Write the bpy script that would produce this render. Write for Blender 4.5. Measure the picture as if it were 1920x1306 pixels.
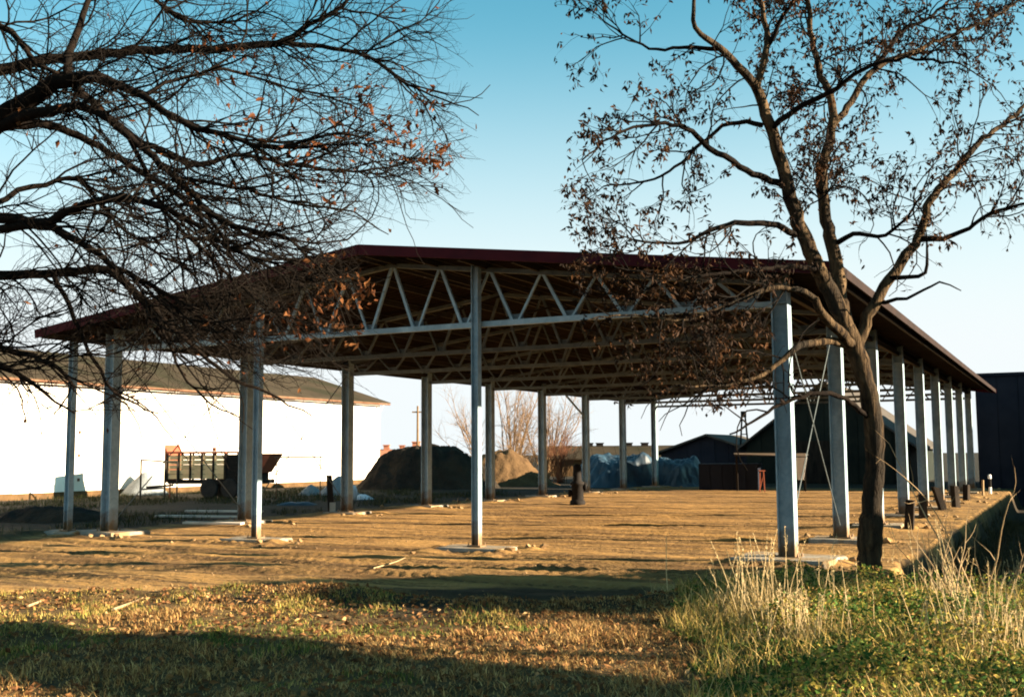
import bpy, math, random
import numpy as np
from mathutils import Vector, Matrix

for o in list(bpy.data.objects):
    bpy.data.objects.remove(o)
SC = bpy.context.scene
COL = SC.collection
rng = np.random.default_rng(7)
random.seed(7)

# ------------------------------------------------------------------ camera
YAW, PITCH, ROLL, FPX = 0.4767, 0.0977, -0.006, 2020.8
CAM = np.array([20.961, -19.098, 1.9])
_fw = np.array([-math.sin(YAW) * math.cos(PITCH), math.cos(YAW) * math.cos(PITCH), math.sin(PITCH)])
_rt = np.array([math.cos(YAW), math.sin(YAW), 0.0])
_up = np.cross(_rt, _fw)
_c, _s = math.cos(ROLL), math.sin(ROLL)
CR, CU, CF = _c * _rt + _s * _up, -_s * _rt + _c * _up, _fw
cam_data = bpy.data.cameras.new('camera')
cam_data.sensor_width = 36.0
cam_data.lens = 36.0 * FPX / 1920.0
cam_data.clip_end = 3000.0
cam = bpy.data.objects.new('camera', cam_data)
COL.objects.link(cam)
cam.matrix_world = Matrix(((CR[0], CU[0], -CF[0], CAM[0]), (CR[1], CU[1], -CF[1], CAM[1]),
                           (CR[2], CU[2], -CF[2], CAM[2]), (0, 0, 0, 1)))
SC.camera = cam

# ------------------------------------------------------------------ sky, sun, exposure
SUN_AZ, SUN_EL = math.radians(16), math.radians(14.5)      # azimuth measured from +X towards +Y
world = bpy.data.worlds.new('World')
SC.world = world
world.use_nodes = True
wn = world.node_tree
bg = wn.nodes['Background']
skyt = wn.nodes.new('ShaderNodeTexSky')
skyt.sky_type = 'NISHITA'
skyt.sun_disc = False
skyt.sun_elevation = SUN_EL
skyt.sun_rotation = math.radians(90) - SUN_AZ
skyt.altitude = 100
skyt.air_density = 1.0
skyt.dust_density = 1.0
skyt.ozone_density = 3.0
tint = wn.nodes.new('ShaderNodeMix')
tint.data_type = 'RGBA'
tint.blend_type = 'MULTIPLY'
tint.inputs[0].default_value = 1.0
tint.inputs[7].default_value = (0.56, 1.02, 0.80, 1)
wn.links.new(skyt.outputs[0], tint.inputs[6])
# pale ground haze, the same all round the horizon
wtc = wn.nodes.new('ShaderNodeTexCoord')
wsep = wn.nodes.new('ShaderNodeSeparateXYZ')
wn.links.new(wtc.outputs['Generated'], wsep.inputs[0])
wmr = wn.nodes.new('ShaderNodeMapRange')
wmr.interpolation_type = 'SMOOTHSTEP'
wmr.inputs[1].default_value, wmr.inputs[2].default_value = 0.08, 0.41
wmr.inputs[3].default_value, wmr.inputs[4].default_value = 1.0, 0.0
wn.links.new(wsep.outputs[2], wmr.inputs[0])
whz = wn.nodes.new('ShaderNodeMix')
whz.data_type = 'RGBA'
whz.inputs[7].default_value = (2.95, 3.15, 3.2, 1)
wn.links.new(wmr.outputs[0], whz.inputs[0])
wn.links.new(tint.outputs[2], whz.inputs[6])
wn.links.new(whz.outputs[2], bg.inputs[0])
bg.inputs[1].default_value = 0.05
sun_data = bpy.data.lights.new('sun', 'SUN')
sun_data.energy = 5.0
sun_data.angle = math.radians(0.5)
sun_data.color = (1.0, 0.81, 0.58)
sun = bpy.data.objects.new('sun', sun_data)
COL.objects.link(sun)
SV = Vector((math.cos(SUN_EL) * math.cos(SUN_AZ), math.cos(SUN_EL) * math.sin(SUN_AZ), math.sin(SUN_EL)))
sun.location = SV * 100
sun.rotation_euler = (-SV).to_track_quat('-Z', 'Y').to_euler()
SC.view_settings.view_transform = 'Standard'
SC.view_settings.look = 'None'
SC.view_settings.gamma = 1.0
SC.view_settings.exposure = 2.64
SC.render.engine = 'CYCLES'
SC.cycles.filter_width = 1.9


# ------------------------------------------------------------------ helpers
def at(x, y, t):
    """point at depth t on the sight line through photograph pixel x, y"""
    return CAM + t * (CR * (x - 960) / FPX - CU * (y - 653) / FPX + CF)


def onground(x, y, z=0.0):
    d = CR * (x - 960) / FPX - CU * (y - 653) / FPX + CF
    t = (z - CAM[2]) / d[2]
    return CAM + t * d


def tag(o, label=None, cat=None, group=None, kind=None):
    if label: o['label'] = label
    if cat: o['category'] = cat
    if group: o['group'] = group
    if kind: o['kind'] = kind
    return o


def empty(name, loc, rz=0.0, **kw):
    o = bpy.data.objects.new(name, None)
    COL.objects.link(o)
    o.location = loc
    o.rotation_euler = (0, 0, rz)
    o.empty_display_size = 0.3
    return tag(o, **kw)


class MB:
    """collects quads and triangles; build() links them as one mesh object"""

    def __init__(self):
        self.v, self.q, self.t, self.n, self.c = [], [], [], 0, []

    def add(self, v, q=None, t=None, col=None):
        v = np.asarray(v, dtype=np.float64).reshape(-1, 3)
        self.v.append(v)
        if q is not None and len(q): self.q.append(np.asarray(q, dtype=np.int64).reshape(-1, 4) + self.n)
        if t is not None and len(t): self.t.append(np.asarray(t, dtype=np.int64).reshape(-1, 3) + self.n)
        if col is not None: self.c.append(np.broadcast_to(np.asarray(col, dtype=np.float64), (len(v), 3)))
        self.n += len(v)
        return self

    def box(self, a, b, ax=None, o=None):
        """box between corners a and b; ax = rows of a local frame, o its origin"""
        a, b = np.minimum(a, b), np.maximum(a, b)
        v = np.array([[x, y, z] for z in (a[2], b[2]) for y in (a[1], b[1]) for x in (a[0], b[0])], float)
        if ax is not None:
            v = v @ np.asarray(ax, float)
        if o is not None:
            v = v + np.asarray(o, float)
        return self.add(v, [(0, 2, 3, 1), (4, 5, 7, 6), (0, 1, 5, 4), (2, 6, 7, 3), (0, 4, 6, 2), (1, 3, 7, 5)])

    def beam(self, p, q, w, h, up=(0, 0, 1)):
        """rectangular bar from p to q, w across, h along up"""
        p, q = np.asarray(p, float), np.asarray(q, float)
        d = q - p
        L = np.linalg.norm(d)
        d = d / L
        s = np.cross(d, up)
        s /= np.linalg.norm(s)
        u = np.cross(s, d)
        return self.box((0, -w / 2, -h / 2), (L, w / 2, h / 2), np.array([d, s, u]), p)

    def tube(self, pts, rad, n=6, cap=True):
        pts = np.asarray(pts, float)
        k = len(pts)
        rad = np.broadcast_to(np.asarray(rad, float), (k,))
        tg = np.empty_like(pts)
        tg[1:-1] = pts[2:] - pts[:-2]
        tg[0] = pts[1] - pts[0]
        tg[-1] = pts[-1] - pts[-2]
        tg /= np.linalg.norm(tg, axis=1)[:, None] + 1e-12
        m = tg.mean(0)
        ref = np.eye(3)[np.argmin(np.abs(m))]
        a = np.cross(tg, ref)
        a /= np.linalg.norm(a, axis=1)[:, None] + 1e-12
        b = np.cross(tg, a)
        th = np.arange(n) * 2 * math.pi / n
        v = (pts[:, None, :] + rad[:, None, None] * (np.cos(th)[None, :, None] * a[:, None, :] + np.sin(th)[None, :, None] * b[:, None, :]))
        i = np.arange(k - 1)[:, None] * n
        j = np.arange(n)[None, :]
        j2 = (j + 1) % n
        q = np.stack([i + j, i + j2, i + n + j2, i + n + j], -1).reshape(-1, 4)
        t = None
        if cap and n >= 3:
            t = [(0, z + 1, z) for z in range(1, n - 1)] + [((k - 1) * n, (k - 1) * n + z, (k - 1) * n + z + 1) for z in range(1, n - 1)]
        return self.add(v.reshape(-1, 3), q, t)

    def lathe(self, prof, n=16, o=(0, 0, 0), ax=None):
        """prof: list of (radius, height)"""
        prof = np.asarray(prof, float)
        th = np.arange(n) * 2 * math.pi / n
        v = np.stack([prof[:, 0][:, None] * np.cos(th), prof[:, 0][:, None] * np.sin(th), np.repeat(prof[:, 1][:, None], n, 1)], -1).reshape(-1, 3)
        if ax is not None: v = v @ np.asarray(ax, float)
        v = v + np.asarray(o, float)
        k = len(prof)
        i = np.arange(k - 1)[:, None] * n
        j = np.arange(n)[None, :]
        j2 = (j + 1) % n
        q = np.stack([i + j, i + j2, i + n + j2, i + n + j], -1).reshape(-1, 4)
        t = [(0, z + 1, z) for z in range(1, n - 1)] + [((k - 1) * n, (k - 1) * n + z, (k - 1) * n + z + 1) for z in range(1, n - 1)]
        return self.add(v, q, t)

    def prism(self, poly, d, o=(0, 0, 0), ax=None):
        """extrude a convex polygon (x, z) by d along local y"""
        poly = np.asarray(poly, float)
        n = len(poly)
        v = np.concatenate([np.stack([poly[:, 0], np.zeros(n), poly[:, 1]], -1), np.stack([poly[:, 0], np.full(n, d), poly[:, 1]], -1)])
        if ax is not None: v = v @ np.asarray(ax, float)
        v = v + np.asarray(o, float)
        q = [(i, (i + 1) % n, n + (i + 1) % n, n + i) for i in range(n)]
        t = [(0, i + 1, i) for i in range(1, n - 1)] + [(n, n + i, n + i + 1) for i in range(1, n - 1)]
        return self.add(v, q, t)

    def mesh(self, name, material, smooth=False):
        v = np.concatenate(self.v)
        q = np.concatenate(self.q) if self.q else np.zeros((0, 4), int)
        t = np.concatenate(self.t) if self.t else np.zeros((0, 3), int)
        me = bpy.data.meshes.new(name)
        me.vertices.add(len(v))
        me.vertices.foreach_set('co', v.astype(np.float32).ravel())
        li = np.concatenate([q.ravel(), t.ravel()]).astype(np.int32)
        me.loops.add(len(li))
        me.loops.foreach_set('vertex_index', li)
        tot = np.concatenate([np.full(len(q), 4), np.full(len(t), 3)]).astype(np.int32)
        st = np.concatenate([[0], np.cumsum(tot)[:-1]]).astype(np.int32)
        me.polygons.add(len(tot))
        me.polygons.foreach_set('loop_start', st)
        me.polygons.foreach_set('loop_total', tot)
        me.polygons.foreach_set('use_smooth', np.full(len(tot), bool(smooth)))
        if self.c:
            at_ = me.attributes.new('tint', 'FLOAT_COLOR', 'POINT')
            c = np.concatenate(self.c)
            at_.data.foreach_set('color', np.concatenate([c, np.ones((len(c), 1))], 1).astype(np.float32).ravel())
        me.update()
        me.validate()
        me.materials.append(material)
        return me

    def build(self, name, material, parent=None, smooth=False, loc=None):
        o = bpy.data.objects.new(name, self.mesh(name, material, smooth))
        COL.objects.link(o)
        if loc is not None: o.location = loc
        if parent is not None: o.parent = parent
        return o


def inst(name, me, parent=None, loc=(0, 0, 0), rot=(0, 0, 0), scale=(1, 1, 1)):
    o = bpy.data.objects.new(name, me)
    COL.objects.link(o)
    o.location = loc
    o.rotation_euler = rot
    o.scale = scale
    if parent is not None: o.parent = parent
    return o


# ------------------------------------------------------------------ materials
def material(name, c1, c2=None, rough=0.8, metal=0.0, scale=3.0, detail=6.0, bump=0.0, bscale=None, stretch=(1, 1, 1),
             c3=None, scale3=0.6, mud=None, attr=False, rnd=0.0, transl=0.0, spec=0.06, lo=0.35, hi=0.65):
    m = bpy.data.materials.new(name)
    m.use_nodes = True
    N, Lk = m.node_tree.nodes, m.node_tree.links
    b = N['Principled BSDF']
    b.inputs['Roughness'].default_value = rough
    b.inputs['Metallic'].default_value = metal
    b.inputs['Specular IOR Level'].default_value = spec
    tc = N.new('ShaderNodeTexCoord')
    mp = N.new('ShaderNodeMapping')
    mp.inputs['Scale'].default_value = stretch
    Lk.new(tc.outputs['Object'], mp.inputs[0])

    def noise(s, d=detail):
        n = N.new('ShaderNodeTexNoise')
        n.inputs['Scale'].default_value = s
        n.inputs['Detail'].default_value = d
        n.inputs['Roughness'].default_value = 0.62
        Lk.new(mp.outputs[0], n.inputs['Vector'])
        return n

    def ramp(src, a, z):
        r = N.new('ShaderNodeMapRange')
        r.inputs[1].default_value, r.inputs[2].default_value = a, z
        Lk.new(src, r.inputs[0])
        return r.outputs[0]

    def mix(f, a, bb, mode='MIX'):
        x = N.new('ShaderNodeMix')
        x.data_type = 'RGBA'
        x.blend_type = mode
        for sock, val in ((x.inputs[0], f), (x.inputs[6], a), (x.inputs[7], bb)):
            if hasattr(val, 'is_output'): Lk.new(val, sock)
            elif isinstance(val, (int, float)): sock.default_value = val
            else: sock.default_value = (*val, 1)
        return x.outputs[2]

    c2 = c2 or c1
    n1 = noise(scale)
    colr = mix(ramp(n1.outputs[0], lo, hi), c1, c2)
    if c3:
        n3 = noise(scale3)
        colr = mix(ramp(n3.outputs[0], 0.48, 0.62), colr, c3)
    if mud:
        sx = N.new('ShaderNodeSeparateXYZ')
        Lk.new(tc.outputs['Object'], sx.inputs[0])
        mm = N.new('ShaderNodeMath')
        mm.operation = 'MULTIPLY_ADD'
        Lk.new(noise(5.0).outputs[0], mm.inputs[0])
        mm.inputs[1].default_value = -0.9
        Lk.new(sx.outputs[2], mm.inputs[2])
        colr = mix(ramp(mm.outputs[0], 0.12, -0.32), colr, mud)
    if attr:
        a = N.new('ShaderNodeAttribute')
        a.attribute_name = 'tint'
        colr = mix(1.0, colr, a.outputs['Color'], 'MULTIPLY')
    if rnd:
        oi = N.new('ShaderNodeObjectInfo')
        mr = N.new('ShaderNodeMapRange')
        mr.inputs[3].default_value, mr.inputs[4].default_value = 1 - rnd, 1 + rnd
        Lk.new(oi.outputs['Random'], mr.inputs[0])
        hs = N.new('ShaderNodeHueSaturation')
        Lk.new(mr.outputs[0], hs.inputs['Value'])
        Lk.new(colr, hs.inputs['Color'])
        colr = hs.outputs[0]
    Lk.new(colr, b.inputs['Base Color'])
    if bump:
        nb = noise(bscale or scale * 4, 5)
        bp = N.new('ShaderNodeBump')
        bp.inputs['Strength'].default_value = 1.0
        bp.inputs['Distance'].default_value = bump
        Lk.new(nb.outputs[0], bp.inputs['Height'])
        Lk.new(bp.outputs[0], b.inputs['Normal'])
    if transl:
        tr = N.new('ShaderNodeBsdfTranslucent')
        Lk.new(colr, tr.inputs[0])
        ms = N.new('ShaderNodeMixShader')
        ms.inputs[0].default_value = transl
        Lk.new(b.outputs[0], ms.inputs[1])
        Lk.new(tr.outputs[0], ms.inputs[2])
        Lk.new(ms.outputs[0], N['Material Output'].inputs[0])
    return m


M = {}
M['steel'] = material('galvanised_steel', (0.21, 0.31, 0.36), (0.30, 0.39, 0.435), rough=0.5, metal=0.1, scale=9, c3=(0.17, 0.24, 0.275), scale3=1.2, bump=0.002, bscale=30, rnd=0.06, spec=0.35, mud=(0.16, 0.095, 0.045))
M['shaded_steel'] = material('shaded_steel', (0.08, 0.097, 0.102), (0.12, 0.142, 0.146), rough=0.55, metal=0.2, scale=5, rnd=0.12)  # galvanised steel again, with the shade under the roof put into its colour
M['concrete'] = material('footing_concrete', (0.20, 0.18, 0.15), (0.29, 0.265, 0.22), rough=0.95, scale=6, bump=0.015, bscale=25, c3=(0.22, 0.15, 0.08), scale3=2.0)
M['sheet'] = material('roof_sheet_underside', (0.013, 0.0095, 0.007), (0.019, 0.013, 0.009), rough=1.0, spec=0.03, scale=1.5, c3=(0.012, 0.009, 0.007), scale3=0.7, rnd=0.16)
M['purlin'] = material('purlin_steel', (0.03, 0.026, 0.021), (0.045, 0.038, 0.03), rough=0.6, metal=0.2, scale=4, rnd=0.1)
M['fascia'] = material('red_fascia', (0.05, 0.007, 0.010), (0.065, 0.009, 0.012), rough=0.7, scale=2.5, c3=(0.04, 0.007, 0.010), scale3=1.0)
M['trim'] = material('dark_eave_trim', (0.014, 0.009, 0.008), (0.022, 0.013, 0.011), rough=0.9, spec=0.1, scale=2)
M['bark'] = material('bark_brown', (0.008, 0.006, 0.005), (0.105, 0.07, 0.038), rough=1.0, scale=11, stretch=(1, 1, 0.16), bump=0.14, bscale=10, c3=(0.02, 0.016, 0.012), scale3=2.0)
M['bark_dark'] = material('bark_dark', (0.005, 0.004, 0.0035), (0.013, 0.009, 0.0065), rough=0.95, scale=8, bump=0.02, bscale=22)
M['twig'] = material('twig', (0.005, 0.004, 0.0035), (0.010, 0.0075, 0.0055), rough=0.9, scale=5)
M['leaf'] = material('dry_leaf', (0.032, 0.018, 0.011), (0.014, 0.010, 0.008), rough=0.75, scale=2.5, c3=(0.08, 0.036, 0.014), scale3=1.1, rnd=0.35, transl=0.15)
M['leaf_oak'] = material('oak_leaf', (0.10, 0.034, 0.012), (0.03, 0.012, 0.007), rough=0.8, scale=3, c3=(0.13, 0.055, 0.02), scale3=1.1, rnd=0.35, transl=0.2)
M['blade'] = material('grass_blade', (0.85, 0.85, 0.85), (1.0, 1.0, 1.0), rough=0.8, scale=1.5, attr=True, transl=0.25)
M['white_wall'] = material('white_render', (0.60, 0.56, 0.50), (0.66, 0.62, 0.56), rough=0.95, scale=0.8, c3=(0.56, 0.51, 0.44), scale3=0.25, bump=0.004, bscale=20)
M['barn_roof'] = material('fibre_cement_roof', (0.034, 0.027, 0.018), (0.05, 0.039, 0.026), rough=1.0, scale=1.2, c3=(0.026, 0.024, 0.014), scale3=0.3)
M['gutter'] = material('rusty_gutter', (0.10, 0.05, 0.03), (0.16, 0.09, 0.055), rough=0.7, scale=2)
M['door'] = material('pale_door', (0.74, 0.72, 0.68), (0.8, 0.78, 0.73), rough=0.7, scale=1)
M['iron'] = material('dark_iron', (0.010, 0.010, 0.010), (0.02, 0.017, 0.015), rough=0.8, scale=8)
M['black_wood'] = material('tarred_wood', (0.012, 0.010, 0.009), (0.03, 0.023, 0.017), rough=0.95, scale=6, stretch=(1, 1, 0.2), rnd=0.2)
M['navy'] = material('dark_navy_cladding', (0.011, 0.014, 0.022), (0.018, 0.021, 0.03), rough=0.7, scale=0.7, rnd=0.12)
M['dark_shed'] = material('dark_green_boarding', (0.012, 0.016, 0.014), (0.02, 0.024, 0.019), rough=0.9, scale=1.0, rnd=0.18)
M['slate'] = material('grey_tiles', (0.05, 0.045, 0.04), (0.08, 0.07, 0.06), rough=0.9, scale=2)
M['brick'] = material('chimney_brick', (0.30, 0.12, 0.07), (0.38, 0.18, 0.11), rough=0.9, scale=8)
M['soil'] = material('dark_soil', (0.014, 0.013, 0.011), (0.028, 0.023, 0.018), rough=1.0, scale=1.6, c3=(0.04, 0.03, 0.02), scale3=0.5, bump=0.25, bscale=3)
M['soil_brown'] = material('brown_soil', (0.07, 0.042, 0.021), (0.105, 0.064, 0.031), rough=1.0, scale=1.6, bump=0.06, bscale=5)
M['tarp'] = material('blue_tarp', (0.010, 0.026, 0.045), (0.016, 0.045, 0.07), rough=0.5, scale=0.9, c3=(0.007, 0.012, 0.02), scale3=0.6, spec=0.5)
M['tarp_white'] = material('white_plastic', (0.6, 0.63, 0.66), (0.75, 0.76, 0.77), rough=0.5, scale=3)
M['rust'] = material('rust_red', (0.26, 0.075, 0.04), (0.18, 0.06, 0.035), rough=0.8, scale=5)
M['tan_wood'] = material('tan_boards', (0.68, 0.50, 0.27), (0.56, 0.41, 0.22), rough=0.85, scale=3, rnd=0.15)
M['tyre'] = material('rubber', (0.02, 0.02, 0.02), (0.035, 0.033, 0.03), rough=0.9, scale=5)
M['plank'] = material('weathered_plank', (0.42, 0.38, 0.32), (0.55, 0.50, 0.42), rough=0.9, scale=4, rnd=0.15)
M['white_paint'] = material('white_paint', (0.72, 0.70, 0.66), (0.8, 0.78, 0.74), rough=0.7, scale=3)
M['shrub_tan'] = material('shrub_tan', (0.20, 0.125, 0.065), (0.14, 0.085, 0.045), rough=0.9, scale=3)
M['shrub_red'] = material('shrub_red', (0.13, 0.055, 0.03), (0.09, 0.04, 0.024), rough=0.9, scale=3)
M['needle'] = material('needles', (0.03, 0.05, 0.022), (0.05, 0.075, 0.03), rough=0.8, scale=2)
M['stick'] = material('bleached_stick', (0.34, 0.245, 0.14), (0.24, 0.165, 0.09), rough=0.9, scale=6)
M['straw'] = material('pale_straw', (0.52, 0.40, 0.22), (0.42, 0.31, 0.15), rough=0.9, scale=6)
M['clod'] = material('sand_clod', (0.24, 0.15, 0.07), (0.32, 0.21, 0.11), rough=1.0, scale=4, rnd=0.2)


def ground_material():
    m = bpy.data.materials.new('ground_soil_sand_grass')
    m.use_nodes = True
    N, Lk = m.node_tree.nodes, m.node_tree.links
    b = N['Principled BSDF']
    b.inputs['Roughness'].default_value = 1.0
    b.inputs['Specular IOR Level'].default_value = 0.1
    tc = N.new('ShaderNodeTexCoord')

    def noise(s, d=6, st=(1, 1, 1), rot=0.0):
        mp = N.new('ShaderNodeMapping')
        mp.inputs['Scale'].default_value = st
        mp.inputs['Rotation'].default_value = (0, 0, rot)
        Lk.new(tc.outputs['Object'], mp.inputs[0])
        n = N.new('ShaderNodeTexNoise')
        n.inputs['Scale'].default_value = s
        n.inputs['Detail'].default_value = d
        n.inputs['Roughness'].default_value = 0.6
        Lk.new(mp.outputs[0], n.inputs['Vector'])
        return n.outputs[0]

    def rng_(src, a, z):
        r = N.new('ShaderNodeMapRange')
        r.inputs[1].default_value, r.inputs[2].default_value = a, z
        Lk.new(src, r.inputs[0])
        return r.outputs[0]

    def mix(f, a, bb, mode='MIX'):
        x = N.new('ShaderNodeMix')
        x.data_type = 'RGBA'
        x.blend_type = mode
        for sock, val in ((x.inputs[0], f), (x.inputs[6], a), (x.inputs[7], bb)):
            if hasattr(val, 'is_output'): Lk.new(val, sock)
            elif isinstance(val, (int, float)): sock.default_value = val
            else: sock.default_value = (*val, 1)
        return x.outputs[2]

    def mask(name):
        a = N.new('ShaderNodeAttribute')
        a.attribute_name = name
        return a.outputs['Fac']

    earth = mix(rng_(noise(0.7), .35, .65), (0.018, 0.016, 0.013), (0.035, 0.029, 0.02))
    earth = mix(rng_(noise(0.25), .5, .65), earth, (0.02, 0.023, 0.012))
    sand = mix(rng_(noise(1.1, 8), .3, .7), (0.25, 0.138, 0.043), (0.32, 0.185, 0.063))
    sand = mix(rng_(noise(0.5, 7, (0.35, 2.2, 1), 0.12), .50, .66), sand, (0.10, 0.058, 0.025))
    sand = mix(rng_(noise(1.0, 8, (0.10, 3.4, 1), 0.05), .50, .57), sand, (0.075, 0.042, 0.018))
    sand = mix(rng_(noise(14, 4), .45, .8), sand, (0.36, 0.22, 0.085))
    sand = mix(rng_(noise(2.2, 7, (0.25, 2.5, 1), 0.14), .56, .70), sand, (0.11, 0.065, 0.029))
    sand = mix(rng_(noise(0.35, 6, (0.5, 1.6, 1), 0.1), .52, .68), sand, (0.13, 0.072, 0.028))
    grass = mix(rng_(noise(1.3, 7), .35, .65), (0.07, 0.045, 0.02), (0.11, 0.07, 0.03))
    grass = mix(rng_(noise(6, 5), .45, .7), grass, (0.035, 0.024, 0.013))
    soil_and_shade = mix(rng_(noise(2.0), .35, .65), (0.016, 0.013, 0.010), (0.03, 0.024, 0.016))  # dark ditch soil, also the colour of the painted shadow on the sand
    colr = mix(mask('sand'), earth, sand)
    colr = mix(mask('grass'), colr, grass)
    colr = mix(mask('ditch'), colr, soil_and_shade)  # ditch soil plus the cast shadow painted on the sand
    colr = mix(mask('rut'), colr, (0.075, 0.046, 0.023))
    Lk.new(colr, b.inputs['Base Color'])
    h1 = noise(9, 8)
    h2 = noise(45, 4)
    ad = N.new('ShaderNodeMath')
    ad.operation = 'MULTIPLY_ADD'
    Lk.new(h2, ad.inputs[0])
    ad.inputs[1].default_value = 0.35
    Lk.new(h1, ad.inputs[2])
    bp = N.new('ShaderNodeBump')
    bp.inputs['Distance'].default_value = 0.05
    bp.inputs['Strength'].default_value = 0.8
    Lk.new(ad.outputs[0], bp.inputs['Height'])
    Lk.new(bp.outputs[0], b.inputs['Normal'])
    return m


# ------------------------------------------------------------------ ground
def vnoise(x, y, seed=0):
    """smooth value noise on arrays"""
    x, y = np.asarray(x, float), np.asarray(y, float)
    xi, yi = np.floor(x).astype(np.int64), np.floor(y).astype(np.int64)
    fx, fy = x - xi, y - yi
    fx, fy = fx * fx * (3 - 2 * fx), fy * fy * (3 - 2 * fy)

    def hsh(a, b):
        n = (a * 374761393 + b * 668265263 + seed * 974711) & 0x7fffffff
        n = ((n ^ (n >> 13)) * 1274126177) & 0x7fffffff
        return ((n ^ (n >> 16)) & 0xffff) / 65535.0
    return (hsh(xi, yi) * (1 - fx) + hsh(xi + 1, yi) * fx) * (1 - fy) + (hsh(xi, yi + 1) * (1 - fx) + hsh(xi + 1, yi + 1) * fx) * fy


def fbm(x, y, oct=4, seed=0):
    s, a, tot = 0, 1.0, 0
    for k in range(oct):
        s = s + a * vnoise(x * 2 ** k, y * 2 ** k, seed + k)
        tot += a
        a *= 0.5
    return s / tot - 0.5


SANDP = np.array([(-30, -30), (2, -14.8), (8.4, -9.35), (11.8, -6.8), (13.2, -7.2), (14.6, -7.1), (15.5, -6.4), (16.3, -5.5), (17.2, -4.8), (18.4, -4.1),
                  (18.35, 40), (-1.3, 40), (-1.4, -2.2), (-30, -6)])


def sdist(x, y, P):
    """signed distance to polygon P, positive inside"""
    x, y = np.asarray(x, float), np.asarray(y, float)
    d = np.full(x.shape, 1e9)
    ins = np.zeros(x.shape, bool)
    for i in range(len(P)):
        a, b = P[i], P[(i + 1) % len(P)]
        e = b - a
        t = np.clip(((x - a[0]) * e[0] + (y - a[1]) * e[1]) / (e @ e), 0, 1)
        d = np.minimum(d, np.hypot(x - a[0] - t * e[0], y - a[1] - t * e[1]))
        c = ((a[1] > y) != (b[1] > y)) & (x < (b[0] - a[0]) * (y - a[1]) / (b[1] - a[1] + 1e-12) + a[0])
        ins ^= c
    return np.where(ins, d, -d)


def sstep(a, b, x):
    t = np.clip((x - a) / (b - a), 0, 1)
    return t * t * (3 - 2 * t)


def masks(x, y):
    sd = sdist(x, y, SANDP) + 0.9 * fbm(x * 0.9, y * 0.9, 4, 3) * sstep(30, 5, np.abs(y))
    sand = sstep(-0.15, 0.25, sd)
    front = sstep(0.6, -0.4, y + 0.0) * sstep(-30, -20, y) * 1.0
    weedx = np.interp(y, [-14, -10.3, -8, -6, -4.6, -2], [18.9, 18.2, 17.2, 16.4, 15.6, 16.9])
    ditch = sstep(18.25, 18.6, x + 0.25 * fbm(x * 1.5, y * 1.5, 2, 15)) * sstep(-3.8, -2.2, y) * sstep(60, 44, y)
    grass = (1 - sand) * sstep(1.0, -0.8, y - 0.0) * (1 - ditch) * sstep(-9, -4, x)
    return sand, grass, ditch, sd, weedx


TRACKS = [(-1.9, 0.05, 0.28), (-2.9, 0.07, 0.34), (-4.0, 0.10, 0.30), (-4.9, 0.12, 0.36), (-6.1, 0.15, 0.30), (-3.4, -0.04, 0.26), (2.6, 0.03, 0.3), (4.1, -0.02, 0.3), (7.2, 0.04, 0.32), (8.9, 0.0, 0.3), (12.5, 0.03, 0.35), (14.2, 0.05, 0.3)]


FOOT = [(xx, i * 4.876) for xx in (0.0, 16.49) for i in range(9)] + [(s_ * 16.49, -0.17) for s_ in (-0.0746, 0.288, 0.629)]


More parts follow.
